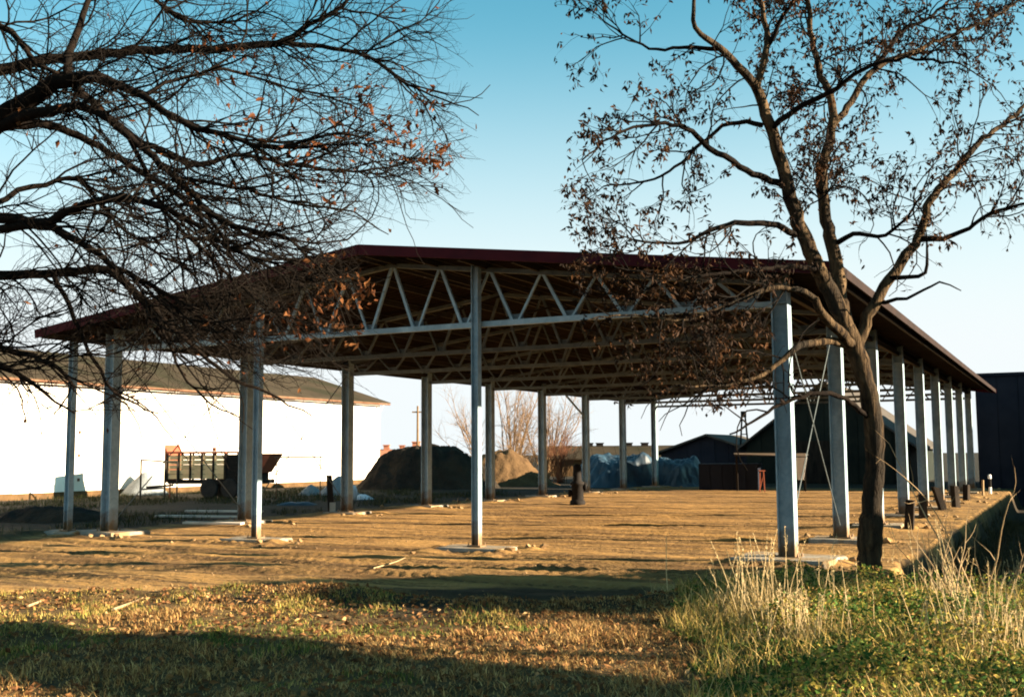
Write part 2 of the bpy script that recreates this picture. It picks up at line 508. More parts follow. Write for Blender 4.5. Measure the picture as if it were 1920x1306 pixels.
def height(x, y, full=False):
    x, y = np.asarray(x, float), np.asarray(y, float)
    sand, grass, ditch, sd, wx = masks(x, y)
    near = sstep(60, 25, np.hypot(x - 14, y + 4))
    h = 0.10 * fbm(x * 0.22, y * 0.22, 3, 11) * near * (0.4 + 0.6 * (1 - sand)) + 0.05 * fbm(x * 0.9, y * 0.9, 4, 21) * near
    h = h + 0.03 * fbm(x * 4.0, y * 4.0, 3, 31) * near + 0.035 * fbm(x * 0.5, y * 2.6, 3, 37) * near * sand
    rut = np.zeros_like(h)
    for i, (y0, sl, w) in enumerate(TRACKS):
        for off in (-0.8, 0.8):
            c = y0 + off + sl * (x - 8) + 0.35 * np.sin(x * 0.28 + i * 1.7) + 0.12 * np.sin(x * 0.9 + i)
            d = (y - c) / w
            g = np.exp(-d ** 4 * 1.5)
            brm = np.exp(-((np.abs(d) - 1.35) / 0.35) ** 2)
            amp = (0.35 + 0.65 * vnoise(x * 0.3 + i * 7, y * 0 + i + off, 5)) * sand * near
            lug = 0.5 + 0.5 * np.sin(2 * math.pi * (x + np.abs(y - c) * 0.9) / 0.24) * np.clip(2.2 * vnoise(x * 0.55 + i * 3, y * 0.8 + off, 88) - 0.6, 0, 1)
            h = h - amp * g * (0.045 - 0.05 * lug) + amp * brm * 0.03
            rut = np.maximum(rut, amp * g * (0.5 + 0.2 * (1 - lug)))
    for fx, fy in FOOT:
        dd = np.maximum(np.abs(x - fx) / 1.05, np.abs(y - fy))
        h = h + 0.075 * np.exp(-((dd - 0.78) / 0.2) ** 2) * np.clip(vnoise(x * 1.7 + fx, y * 1.7 + fy, 77) * 1.8 - 0.35, 0, 1.2)
    lip = np.exp(-((sd + 0.25) / 0.3) ** 2) * grass
    h = h + lip * 0.07 + 0.05 * grass + 0.12 * grass * fbm(x * 1.3, y * 1.3, 3, 41)
    h = h + 0.10 * sstep(0, 1.6, x - wx) * grass * sstep(-3.5, -6, y)
    h = h - 0.9 * ditch + 0.08 * ditch * fbm(x * 1.5, y * 1.5, 3, 51)
    if full:
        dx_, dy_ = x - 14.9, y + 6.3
        shadow_d = np.hypot((dx_ * 0.93 + dy_ * 0.37) / 3.7, (-dx_ * 0.37 + dy_ * 0.93) / 1.35) + 1.2 * fbm(x * 1.1, y * 1.1, 4, 201)  # ellipse of the foreground tree shadow, painted dark on the sand
        return h, sand, grass, np.maximum(ditch, 0.95 * sstep(1.1, 0.75, shadow_d)), rut  # painted shadow is carried in the ditch mask
    return h


def axis(parts):
    out = []
    for a, b, s in parts:
        out.append(np.arange(a, b, s))
    out.append([parts[-1][1]])
    return np.concatenate(out)


def build_ground():
    xs = axis([(-900, -100, 100), (-100, -40, 6), (-40, -6, 0.8), (-6, 1, 0.2), (1, 23.5, 0.06), (23.5, 40, 0.5), (40, 100, 6), (100, 900, 100)])
    ys = axis([(-300, -60, 40), (-60, -20, 3), (-20, -13, 0.3), (-13, 2.0, 0.055), (2.0, 20, 0.14), (20, 42, 0.4), (42, 70, 1.5), (70, 160, 8), (160, 1800, 150)])
    X, Y = np.meshgrid(xs, ys)
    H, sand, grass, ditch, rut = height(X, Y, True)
    nx, ny = len(xs), len(ys)
    i = np.arange(ny - 1)[:, None] * nx
    j = np.arange(nx - 1)[None, :]
    q = np.stack([i + j, i + j + 1, i + nx + j + 1, i + nx + j], -1).reshape(-1, 4)
    mb = MB().add(np.stack([X, Y, H], -1).reshape(-1, 3), q)
    o = mb.build('ground', ground_material(), smooth=True)
    for nm, arr in (('sand', sand), ('grass', grass), ('ditch', ditch), ('rut', rut)):  # the ditch mask also holds the painted shadow patch
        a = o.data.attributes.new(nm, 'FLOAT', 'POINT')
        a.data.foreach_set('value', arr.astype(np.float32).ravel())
    tag(o, 'sandy and grassy ground of the building site', 'ground', kind='structure')


build_ground()


def gpt(x, y):
    """ground point (with terrain height) seen at pixel"""
    p = onground(x, y)
    for _ in range(3):
        p = onground(x, y, float(height(p[0], p[1])))
    return p


# ------------------------------------------------------------------ the open hall
W, L, HC = 16.49, 4.876, 4.53
OX, OY, HE, HR = 1.233, 1.25, 4.94, 6.125
YEND = 8 * L + 0.5
SL = (HR - HE) / (W / 2 + OX)


def roof_z(x):
    return HE + SL * ((x + OX) if x <= W / 2 else (W + OX - x))


def build_hall():
    hall = empty('open_hall', (0, 0, 0), label='large open-sided steel hall with low red-edged gable roof on galvanised columns', cat='hall')

    def hsec(mb, cx, cy, d, b, tf, tw, z0, z1, along='x'):
        """H section: flanges face +-x when along == 'x'"""
        def bx(a, c):
            if along == 'x': mb.box((cx + a[0], cy + a[1], z0), (cx + c[0], cy + c[1], z1))
            else: mb.box((cx + a[1], cy + a[0], z0), (cx + c[1], cy + c[0], z1))
        bx((-d / 2, -b / 2), (-d / 2 + tf, b / 2))
        bx((d / 2 - tf, -b / 2), (d / 2, b / 2))
        bx((-d / 2 + tf, -tw / 2), (d / 2 - tf, tw / 2))

    # columns: one mesh, shared
    mc = MB()
    hsec(mc, 0, 0, 0.29, 0.28, 0.022, 0.013, 0.03, roof_z(0) - 0.14)
    for z in (HC - 0.08, HC + 0.14):
        for s in (-1, 1): mc.box((-0.124, s * 0.008, z), (0.124, s * 0.11, z + 0.014))
    colm = mc.mesh('column', M['steel'])
    bp = MB().box((-0.23, -0.2, 0.002), (0.23, 0.2, 0.03))
    for sx in (-1, 1):
        for sy in (-1, 1): bp.lathe([(0.02, 0.0), (0.02, 0.035), (0.012, 0.036), (0.012, 0.06)], 6, (sx * 0.2, sy * 0.165, 0.028))
    bpm = bp.mesh('base_plate', M['steel'])

    def footing_mesh(sx, sy, hgt, seed):
        r = np.random.default_rng(seed)
        ch = 0.08
        ring = np.array([(-1, -1 + ch), (-1 + ch, -1), (-0.3, -1), (0.3, -1), (1 - ch, -1), (1, -1 + ch), (1, -0.3), (1, 0.3), (1, 1 - ch), (1 - ch, 1), (0.3, 1), (-0.3, 1), (-1 + ch, 1), (-1, 1 - ch), (-1, 0.3), (-1, -0.3)])
        n = len(ring)
        ex, ey = ring[:, 0], ring[:, 1]
        k = 1 + 0.03 * r.standard_normal(n)
        mb = MB()
        rings = []
        for s, z in ((1.0, -0.25), (1.0, hgt - 0.03), (0.97, hgt)):
            rings.append(np.stack([ex * sx * k * s, ey * sy * k * s, np.full(n, z) + (r.standard_normal(n) * 0.006 if z > 0 else 0)], -1))
        v = np.concatenate(rings + [np.array([[0, 0, hgt]])])
        q = [(a * n + i, a * n + (i + 1) % n, (a + 1) * n + (i + 1) % n, (a + 1) * n + i) for a in range(2) for i in range(n)]
        t = [(2 * n + i, 2 * n + (i + 1) % n, 3 * n) for i in range(n)]
        mb.add(v, q, t)
        return mb.mesh('footing', M['concrete'])
    FH = 0.08
    foots = [footing_mesh(0.62, 0.55, FH, 70 + i) for i in range(4)]
    for row, x in enumerate((0.0, W)):
        for i in range(9):
            c = inst('column', colm, hall, (x, i * L, FH))
            inst('base_plate', bpm, c)
            f = inst('footing', foots[(i + row) % 4], hall, (x, i * L, 0.0), (0, 0, 0.04 * ((i * 7) % 5 - 2)), (1.4 if i == 0 else 1, 1.25 if i == 0 and row else 1, 1.3 if i == 0 else 1))
    # gable posts
    for s in (-0.0746, 0.288, 0.629):
        x = s * W
        mp = MB()
        hsec(mp, 0, 0, 0.155, 0.15, 0.013, 0.011, 0.03, roof_z(x) - 0.06 - FH, 'x')
        p = mp.build('gable_post', M['steel'], hall, loc=(x, -0.17, FH))
        inst('base_plate', bpm, p, scale=(0.65, 0.65, 1))
        inst('footing', foots[1], hall, (x, -0.17, 0.0), (0, 0, 0.03), (1.15, 0.8, 1))
    # trusses
    NP = 14
    pan = W / NP
    top = lambda x: roof_z(x) - 0.145 - 0.05
    chord = MB().beam((0.165, 0, HC), (W - 0.165, 0, HC), 0.11, 0.11).mesh('bottom_chord', M['shaded_steel'])
    chord0 = MB().beam((0.165, 0, HC), (W - 0.165, 0, HC), 0.11, 0.11).mesh('bottom_chord', M['steel'])  # front truss keeps the plain steel, rear ones get the shaded copy
    mtop = MB()
    mtop.beam((0.165, 0, top(0.165)), (W / 2, 0, top(W / 2)), 0.12, 0.09)
    mtop.beam((W / 2, 0, top(W / 2)), (W - 0.165, 0, top(W - 0.165)), 0.12, 0.09)
    chord_t = mtop.mesh('top_chord', M['shaded_steel'])
    diag, diag0 = [], []
    for k in range(NP):
        xb = (k + 0.5) * pan
        for s in (-1, 1):
            xt = xb + s * (pan / 2 - 0.03)
            if xt < 0.2 or xt > W - 0.2: xt = min(max(xt, 0.25), W - 0.25)
            comp = (s > 0) if xb < W / 2 else (s < 0)
            w = 0.062 if comp else 0.046
            db = MB().beam((xb + s * 0.07, 0, HC + 0.04), (xt, 0, top(xt) - 0.03), w, w, (0, 1, 0))
            diag.append(db.mesh('diagonal', M['shaded_steel']))
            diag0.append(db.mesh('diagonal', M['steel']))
    gus = MB().box((-0.16, -0.007, 0.05), (0.16, 0.007, 0.17)).mesh('gusset', M['shaded_steel'])
    for i in range(9):
        t = empty('roof_truss', (0, i * L, 0))
        t.parent = hall
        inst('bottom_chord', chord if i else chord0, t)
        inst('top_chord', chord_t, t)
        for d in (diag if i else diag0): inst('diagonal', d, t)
        if i < 3:
            for k in range(NP): inst('gusset', gus, t, ((k + 0.5) * pan, 0.03, HC))
    # roof: sheets, purlins, verge boards, eave trims
    roof = empty('roof', (0, 0, 0))
    roof.parent = hall
    y0, pw = -OY, 1.05
    nP = int(round((YEND + OY) / pw))
    pw = (YEND + OY) / nP
    prof = []
    for r_ in range(4):
        b0 = r_ * pw / 4
        prof += [(b0, 0.0), (b0 + pw * 0.125, 0.0), (b0 + pw * 0.15, 0.035), (b0 + pw * 0.225, 0.035)]
    prof.append((pw, 0.0))
    prof = np.array(prof)
    for side in (0, 1):
        xa, xb = (-OX, W / 2) if side == 0 else (W / 2, W + OX)
        xm = np.linspace(xa, xb, 4)
        v = np.array([[x, p[0], roof_z(x) - 0.035 + p[1]] for x in xm for p in prof] + [[x, p[0], roof_z(x) - 0.030 + p[1]] for x in xm for p in prof])
        n = len(prof)
        o_ = 4 * n
        q = []
        for a in range(3):
            for k in range(n - 1):
                q.append((a * n + k, a * n + k + 1, (a + 1) * n + k + 1, (a + 1) * n + k))
                q.append((o_ + a * n + k, o_ + (a + 1) * n + k, o_ + (a + 1) * n + k + 1, o_ + a * n + k + 1))
        for a in (0, 3):
            for k in range(n - 1): q.append((a * n + k, a * n + k + 1, o_ + a * n + k + 1, o_ + a * n + k))
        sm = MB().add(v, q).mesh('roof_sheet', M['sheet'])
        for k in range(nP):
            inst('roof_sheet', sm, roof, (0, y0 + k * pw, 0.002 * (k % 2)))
    pm = MB()
    pm.box((-0.03, -OY + 0.05, -0.145), (-0.022, YEND - 0.05, -0.003))
    pm.box((-0.022, -OY + 0.05, -0.012), (0.035, YEND - 0.05, -0.003))
    pm.box((-0.085, -OY + 0.05, -0.145), (-0.03, YEND - 0.05, -0.137))
    pmesh = pm.mesh('purlin', M['purlin'])
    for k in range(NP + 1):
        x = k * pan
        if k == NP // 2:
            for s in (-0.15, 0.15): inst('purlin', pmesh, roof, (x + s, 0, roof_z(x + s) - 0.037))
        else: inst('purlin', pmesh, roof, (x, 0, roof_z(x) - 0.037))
    for x in (-OX + 0.12, W + OX - 0.12): inst('purlin', pmesh, roof, (x, 0, roof_z(x) - 0.037))
    for yy, nm in ((-OY - 0.03, 'front'), (YEND + 0.03, 'back')):
        for a, b in ((-OX - 0.05, W / 2), (W / 2, W + OX + 0.05)):
            MB().beam((a, yy, roof_z(a) - 0.06), (b, yy, roof_z(b) - 0.06), 0.045, 0.21).build('verge_board', M['fascia'], roof)
    for x, s in ((-OX, -1), (W + OX, 1)):
        MB().box((x + s * 0.004, -OY, HE - 0.14), (x + s * 0.03, YEND, HE + 0.02)).build('eave_trim', M['trim'], roof)
    for s in (-1, 1):
        MB().beam((W / 2, -OY, HR + 0.018), (W / 2 + s * 0.3, -OY, HR + 0.018 - SL * 0.3), 0.0, 0.0) if False else None
    v = np.array([[W / 2 - 0.32, y, roof_z(W / 2 - 0.32) + 0.02] for y in (-OY - 0.06, YEND + 0.06)] + [[W / 2, y, HR + 0.035] for y in (-OY - 0.06, YEND + 0.06)] + [[W / 2 + 0.32, y, roof_z(W / 2 + 0.32) + 0.02] for y in (-OY - 0.06, YEND + 0.06)])
    MB().add(v, [(0, 1, 3, 2), (2, 3, 5, 4)]).build('ridge_cap', M['fascia'], roof)
    # eave beams along the column heads
    for x in (0.0, W):
        MB().box((x - 0.05, 0, roof_z(0) - 0.36), (x + 0.05, 8 * L, roof_z(0) - 0.24)).build('eave_beam', M['purlin'], hall)
    # cross bracing rods
    def rod(a, b):
        MB().tube([a, b], 0.016 if a[0] < 8 else 0.011, 6).build('brace_rod', M['shaded_steel'], hall)
    for x, bays in ((0.0, (0, 1)), (W, (0,))):
        for i in bays:
            ya, yb = i * L + 0.16, (i + 1) * L - 0.16
            xo = x + (0.03 if x == 0 else -0.03)
            rod((xo, ya, 0.35), (xo, yb, HC - 0.1))
            rod((xo + 0.04, yb, 0.35), (xo + 0.04, ya, HC - 0.1))
    # struts from the front truss back up to the roof
    for x in (W * 0.288, W * 0.5, W * 0.629, W * 0.82):
        MB().beam((x, 0.06, HC + 0.02), (x, L - 0.05, top(x) - 0.05), 0.05, 0.05).build('roof_strut', M['purlin'], hall)
    # knee brace at one far left column
    MB().beam((0.0, 6 * L - 0.16, 3.7), (0.0, 5 * L + 2.6, HC + 0.1), 0.07, 0.07).build('knee_brace', M['steel'], hall)
    return hall


build_hall()


# ------------------------------------------------------------------ growth of woody plants
def unit(v):
    return v / (np.linalg.norm(v) + 1e-12)


def smooth_path(pts, rad, step):
    """Catmull-Rom through the control points"""
    pts = np.asarray(pts, float)
    rad = np.asarray(rad, float)
    P = np.vstack([2 * pts[0] - pts[1], pts, 2 * pts[-1] - pts[-2]])
    out, ro = [], []
    for i in range(len(pts) - 1):
        n = max(2, int(np.linalg.norm(pts[i + 1] - pts[i]) / step))
        for k in range(n):
            t = k / n
            a, b, c, d = P[i], P[i + 1], P[i + 2], P[i + 3]
            out.append(0.5 * ((2 * b) + (-a + c) * t + (2 * a - 5 * b + 4 * c - d) * t * t + (-a + 3 * b - 3 * c + d) * t ** 3))
            ro.append(rad[i] * (1 - t) + rad[i + 1] * t)
    out.append(pts[-1])
    ro.append(rad[-1])
    return np.array(out), np.array(ro)


def wander(p, d, length, n, r, wig, trop, r0, r1, bend=0.0):
    """a wandering twig: points and radii"""
    pts = [p]
    d = unit(d)
    ax = r.standard_normal(3) * bend
    for k in range(n):
        d = unit(d + wig * r.standard_normal(3) + trop + np.cross(ax, d))
        p = p + d * (length / n)
        pts.append(p)
    return np.array(pts), np.linspace(r0, r1, n + 1)


def side_dir(tg, r, ang, bias):
    a = r.standard_normal(3)
    a = unit(a - tg * (a @ tg))
    return unit(tg * math.cos(ang) + a * math.sin(ang) + bias)


def ramify(limbs, r, spec, mb, tips, bias=np.zeros(3), accept=None):
    """limbs: list of (pts, rad). spec: list of levels (per metre, length lo, hi, wiggle, tropism, radius, sides, angle lo, hi)"""
    cur = limbs
    for lv, sp in enumerate(spec):
        dens, lo, hi, wig, trop, rad, sides, a0, a1, start = sp
        nxt = []
        for pts, rd in cur:
            seg = np.linalg.norm(np.diff(pts, axis=0), axis=1)
            Lt = seg.sum()
            n = r.poisson(dens * Lt * (1 - start))
            if lv == 0: n = max(n, 1)
            cum = np.concatenate([[0], np.cumsum(seg)]) / Lt
            for u in list(start + (1 - start) * r.random(n)) + ([1.0] if lv < len(spec) else []):
                i = min(max(int(np.searchsorted(cum, u)) - 1, 0), len(pts) - 2)
                f = (u - cum[i]) / max(cum[i + 1] - cum[i], 1e-9)
                p = pts[i] * (1 - f) + pts[i + 1] * f
                tg = unit(pts[i + 1] - pts[i])
                ang = r.uniform(a0, a1) if u < 1 else r.uniform(0.05, 0.4)
                d = side_dir(tg, r, ang, bias)
                ln = r.uniform(lo, hi) * (1.0 - 0.35 * u)
                if accept is not None and not accept(p + d * ln * 0.8): continue
                rr = min(rad, 0.75 * (rd[i] * (1 - f) + rd[i + 1] * f))
                tp, tr = wander(p, d, ln, max(3, int(ln / (0.16 if lv < 2 else 0.09))), r, wig, trop, rr, rr * 0.35, wig * 0.7)
                mb.tube(tp, tr, sides, False)
                nxt.append((tp, tr))
        tips.append(nxt)
        cur = nxt
    return cur


def leaf_mesh(name, mat_, ln, w, curl=0.25, lobed=False):
    if lobed:
        prof = [(0, 0.02), (0.12, 0.28), (0.25, 0.16), (0.4, 0.5), (0.52, 0.26), (0.68, 0.48), (0.8, 0.22), (0.92, 0.26), (1.0, 0.02)]
    else:
        prof = [(0, 0.03), (0.18, 0.32), (0.45, 0.5), (0.75, 0.32), (1.0, 0.03)]
    v, q = [], []
    for u, h in prof:
        z = -curl * ln * u * u
        for s in (-1, 0, 1): v.append((u * ln, s * h * w, z + abs(s) * h * w * 0.45))
    for i in range(len(prof) - 1):
        for j in range(2): q.append((i * 3 + j, i * 3 + j + 1, i * 3 + 4 + j, i * 3 + 3 + j))
    return MB().add(v, q).mesh(name, mat_)


def scatter_leaves(mb, pos, dirs, r, ln, w, colr=None):
    """many four-face leaves in one mesh"""
    n = len(pos)
    if n == 0: return
    d = dirs / (np.linalg.norm(dirs, axis=1)[:, None] + 1e-9)
    a = r.standard_normal((n, 3))
    s = np.cross(d, a)
    s /= np.linalg.norm(s, axis=1)[:, None] + 1e-9
    nr = np.cross(s, d)
    l_ = (ln * r.uniform(0.6, 1.25, n))[:, None]
    w_ = (w * r.uniform(0.7, 1.2, n))[:, None]
    cu = r.uniform(-0.25, 0.35, n)[:, None]
    v = np.stack([pos, pos + d * l_ * 0.45 + s * w_ * 0.5 + nr * w_ * 0.2, pos + d * l_ * 0.5 - nr * l_ * cu * 0.25, pos + d * l_ * 0.45 - s * w_ * 0.5 + nr * w_ * 0.2, pos + d * l_ - nr * l_ * cu], 1)
    base = np.arange(n)[:, None, None] * 5
    t = base + np.array([[0, 1, 2], [0, 2, 3], [1, 4, 2], [2, 4, 3]])[None]
    cc = None
    if colr is not None: cc = np.repeat(colr, 5, 0)
    mb.add(v.reshape(-1, 3), None, t.reshape(-1, 3), cc)


def limb_px(spec, step=0.12):
    """control points given as photograph pixel, depth, width in pixels"""
    P = [at(x, y, t) for x, y, t, w in spec]
    Rr = [0.5 * w * t / FPX for x, y, t, w in spec]
    return smooth_path(P, Rr, step)


def jitter(pts, r, amp):
    j = r.standard_normal(pts.shape) * amp
    j[0] = 0
    return pts + j


# ------------------------------------------------------------------ tree on the right
def build_right_tree():
    r = np.random.default_rng(21)
    b = gpt(1630, 1082)
    T = 16.9
    root = empty('broadleaf_tree', b, label='slender leaning tree with few dry brown leaves beside the near right column', cat='tree')

    def loc(mb, nm, mt, par=root, sm=True, **kw):
        mb.v = [v - b for v in mb.v]
        return mb.build(nm, mt, par, sm)
    # trunk
    tp, tr = limb_px([(1628, 1100, T, 62), (1630, 1070, T, 47), (1632, 985, T, 42), (1638, 900, T, 38), (1640, 820, T, 35), (1627, 730, T, 33), (1604, 655, T, 36), (1585, 615, T, 37)], 0.1)
    tm = MB().tube(jitter(tp, r, 0.008), tr * (1 + 0.06 * r.standard_normal(len(tr))), 22)
    trunk = loc(tm, 'trunk', M['bark'])
    L_ = {}
    L_['stem1'] = [(1592, 630, T, 32), (1570, 575, T, 33), (1548, 530, T, 31), (1525, 485, T - .1, 29), (1492, 400, T - .2, 27), (1468, 310, T - .3, 24), (1437, 215, T - .4, 21), (1415, 160, T - .5, 18), (1350, 90, T - .8, 13), (1306, 52, T - 1.0, 9), (1303, -30, T - 1.1, 6)]
    L_['stem2'] = [(1595, 640, T, 34), (1578, 585, T + .1, 32), (1568, 500, T + .2, 26), (1546, 400, T + .3, 22), (1540, 325, T + .4, 20), (1555, 260, T + .5, 18), (1560, 190, T + .6, 15), (1530, 115, T + .7, 12), (1516, 0, T + .8, 9), (1512, -90, T + .9, 5)]
    L_['right'] = [(1606, 655, T, 24), (1622, 610, T, 22), (1645, 560, T, 21), (1690, 490, T + .1, 19), (1722, 445, T + .2, 17), (1745, 375, T + .3, 15), (1792, 318, T + .5, 13), (1835, 268, T + .6, 11), (1875, 238, T + .7, 9), (1945, 180, T + .9, 6)]
    L_['right_low'] = [(1722, 447, T + .2, 13), (1770, 446, T, 10), (1815, 430, T - .3, 8), (1860, 400, T - .5, 7), (1945, 375, T - .8, 4)]
    L_['top_left'] = [(1418, 165, T - .5, 15), (1440, 75, T - .4, 12), (1425, 0, T - .3, 9), (1415, -80, T - .2, 5)]
    L_['top_mid'] = [(1440, 85, T - .4, 10), (1470, 30, T - .6, 8), (1500, -30, T - .8, 5)]
    L_['up_right'] = [(1558, 240, T + .5, 14), (1595, 190, T + .7, 13), (1632, 135, T + .9, 12), (1680, 110, T + 1.1, 11), (1750, 80, T + 1.3, 8), (1850, 38, T + 1.6, 6), (1930, -10, T + 1.8, 4)]
    L_['up_right2'] = [(1640, 130, T + .9, 10), (1690, 60, T + 1.0, 8), (1740, 35, T + 1.1, 6), (1800, -20, T + 1.2, 4)]
    L_['cross'] = [(1448, 240, T - .4, 12), (1505, 196, T - .6, 11), (1558, 172, T - .8, 10), (1620, 130, T - 1.0, 8), (1700, 110, T - 1.2, 6), (1800, 120, T - 1.5, 4)]
    L_['left_a'] = [(1470, 348, T - .2, 14), (1400, 320, T - .5, 12), (1322, 268, T - .8, 11), (1285, 240, T - 1.0, 9), (1230, 232, T - 1.2, 7), (1160, 250, T - 1.4, 5), (1090, 300, T - 1.6, 3)]
    L_['left_b'] = [(1492, 440, T - .2, 13), (1445, 420, T - .5, 12), (1390, 418, T - .7, 11), (1340, 430, T - .9, 9), (1275, 455, T - 1.1, 6), (1190, 450, T - 1.3, 4)]
    L_['left_c'] = [(1430, 235, T - .4, 10), (1370, 230, T - .2, 8), (1322, 262, T, 7), (1240, 330, T + .2, 5), (1130, 350, T + .3, 3)]
    L_['left_d'] = [(1350, 92, T - .8, 9), (1290, 88, T - .6, 7), (1215, 90, T - .4, 5), (1130, 40, T - .2, 3)]
    L_['low_left'] = [(1604, 652, T, 22), (1573, 622, T - .3, 20), (1543, 588, T - .5, 17), (1520, 552, T - .6, 13), (1450, 540, T - .8, 10), (1370, 570, T - 1.0, 8), (1280, 600, T - 1.2, 6), (1190, 590, T - 1.4, 4), (1090, 600, T - 1.5, 3)]
    L_['low_left2'] = [(1598, 648, T, 16), (1550, 640, T - .3, 15), (1495, 650, T - .6, 13), (1445, 695, T - .8, 9), (1370, 720, T - 1.0, 6), (1270, 725, T - 1.2, 4)]
    L_['low_thin'] = [(1630, 785, T, 11), (1585, 748, T - .3, 10), (1530, 736, T - .5, 9), (1465, 757, T - .7, 7), (1390, 802, T - .9, 4), (1370, 815, T - .9, 3)]
    L_['mid_left'] = [(1535, 505, T - .1, 12), (1470, 500, T - .5, 9), (1370, 510, T - .9, 7), (1260, 520, T - 1.2, 5), (1150, 500, T - 1.4, 3)]
    L_['right_in'] = [(1640, 565, T, 9), (1700, 560, T - .2, 6), (1760, 530, T - .4, 4), (1800, 545, T - .6, 2)]
    L_['mid_right'] = [(1570, 455, T + .2, 11), (1600, 440, T, 9), (1660, 440, T - .3, 7), (1700, 405, T - .6, 5), (1740, 340, T - .9, 3)]
    limbs = []
    for k, spec in L_.items():
        p, rd = limb_px(spec)
        p = jitter(p, r, 0.012)
        big = rd[0] > 0.09
        o = loc(MB().tube(p, rd, 9 if big else 7, True), 'limb', M['bark'] if rd[0] > 0.06 else M['bark_dark'])
        limbs.append((p, rd))
    # stub of a broken branch on the right limb
    sp, sr = limb_px([(1668, 521, T, 10), (1705, 519, T - .1, 8), (1735, 511, T - .2, 7), (1738, 460, T - .2, 4), (1736, 430, T - .2, 2)])
    loc(MB().tube(sp, sr, 6), 'limb', M['bark_dark'])
    tips = []
    tw = MB()
    main = [(p[int(len(p) * 0.30):], rd[int(len(p) * 0.30):]) for p, rd in limbs]
    spec = [(4.4, 0.7, 2.0, 0.18, np.array([0, 0, 0.01]), 0.015, 5, 0.5, 1.15, 0.03),
            (5.0, 0.35, 0.9, 0.2, np.array([0, 0, -0.03]), 0.0075, 4, 0.4, 1.1, 0.1),
            (6.2, 0.14, 0.36, 0.18, np.array([0, 0, -0.06]), 0.0048, 3, 0.4, 1.2, 0.1)]

    def crown(p):
        v = p - CAM
        z = v @ CF
        px, py = 960 + FPX * (v @ CR) / z, 653 - FPX * (v @ CU) / z
        if px < 1050 + 25 * math.sin(py * 0.05): return False
        if px > 1560 and py > 480 + 40 * math.sin(px * 0.03): return r.random() < 0.10
        if px > 1440 and py > 520: return r.random() < 0.25
        return py < 765
    ramify(main, r, spec, tw, tips, np.zeros(3), crown)
    loc(tw, 'twigs', M['twig'], sm=False)['kind'] = 'stuff'
    # leaves hang from the last twigs
    pos, dirs = [], []
    for lev, pr in ((1, 0.5), (2, 0.95)):
        for p, rd in tips[lev]:
            c = p[-1]
            dens = vnoise(c[0] * 0.9 + 5, c[2] * 0.9 + c[1] * 0.7, 8)
            low = 1.5 if c[2] > 5.6 else 1.0
            if r.random() > pr * (0.15 + 1.25 * dens) * (0.45 + 0.6 * low): continue
            for _ in range(r.integers(2, 6)):
                k = r.integers(max(1, len(p) - 3), len(p))
                pos.append(p[k])
                dirs.append(np.array([0, 0, -0.8]) + 0.65 * r.standard_normal(3))
    pos, dirs = np.array(pos), np.array(dirs)
    idx = r.permutation(len(pos))
    # nearest leaves as single pieces
    dep = (pos[idx] - CAM) @ CF
    order = idx[np.argsort(dep)]
    lm = leaf_mesh('leaf', M['leaf'], 0.092, 0.036, 0.35)
    single = order[:280]
    for i in single:
        d = unit(dirs[i])
        q = Vector(d).to_track_quat('X', 'Z')
        e = (q @ Matrix.Rotation(r.uniform(0, 6.28), 3, 'X').to_quaternion()).to_euler()
        s = r.uniform(0.75, 1.3)
        inst('leaf', lm, root, Vector(pos[i] - b), e, (s, s, s))
    rest = order[280:]
    lb = MB()
    scatter_leaves(lb, pos[rest] - b, dirs[rest], r, 0.10, 0.04)
    o = lb.build('foliage', M['leaf'], root)
    o['kind'] = 'stuff'
    print('right tree leaves', len(pos))


build_right_tree()


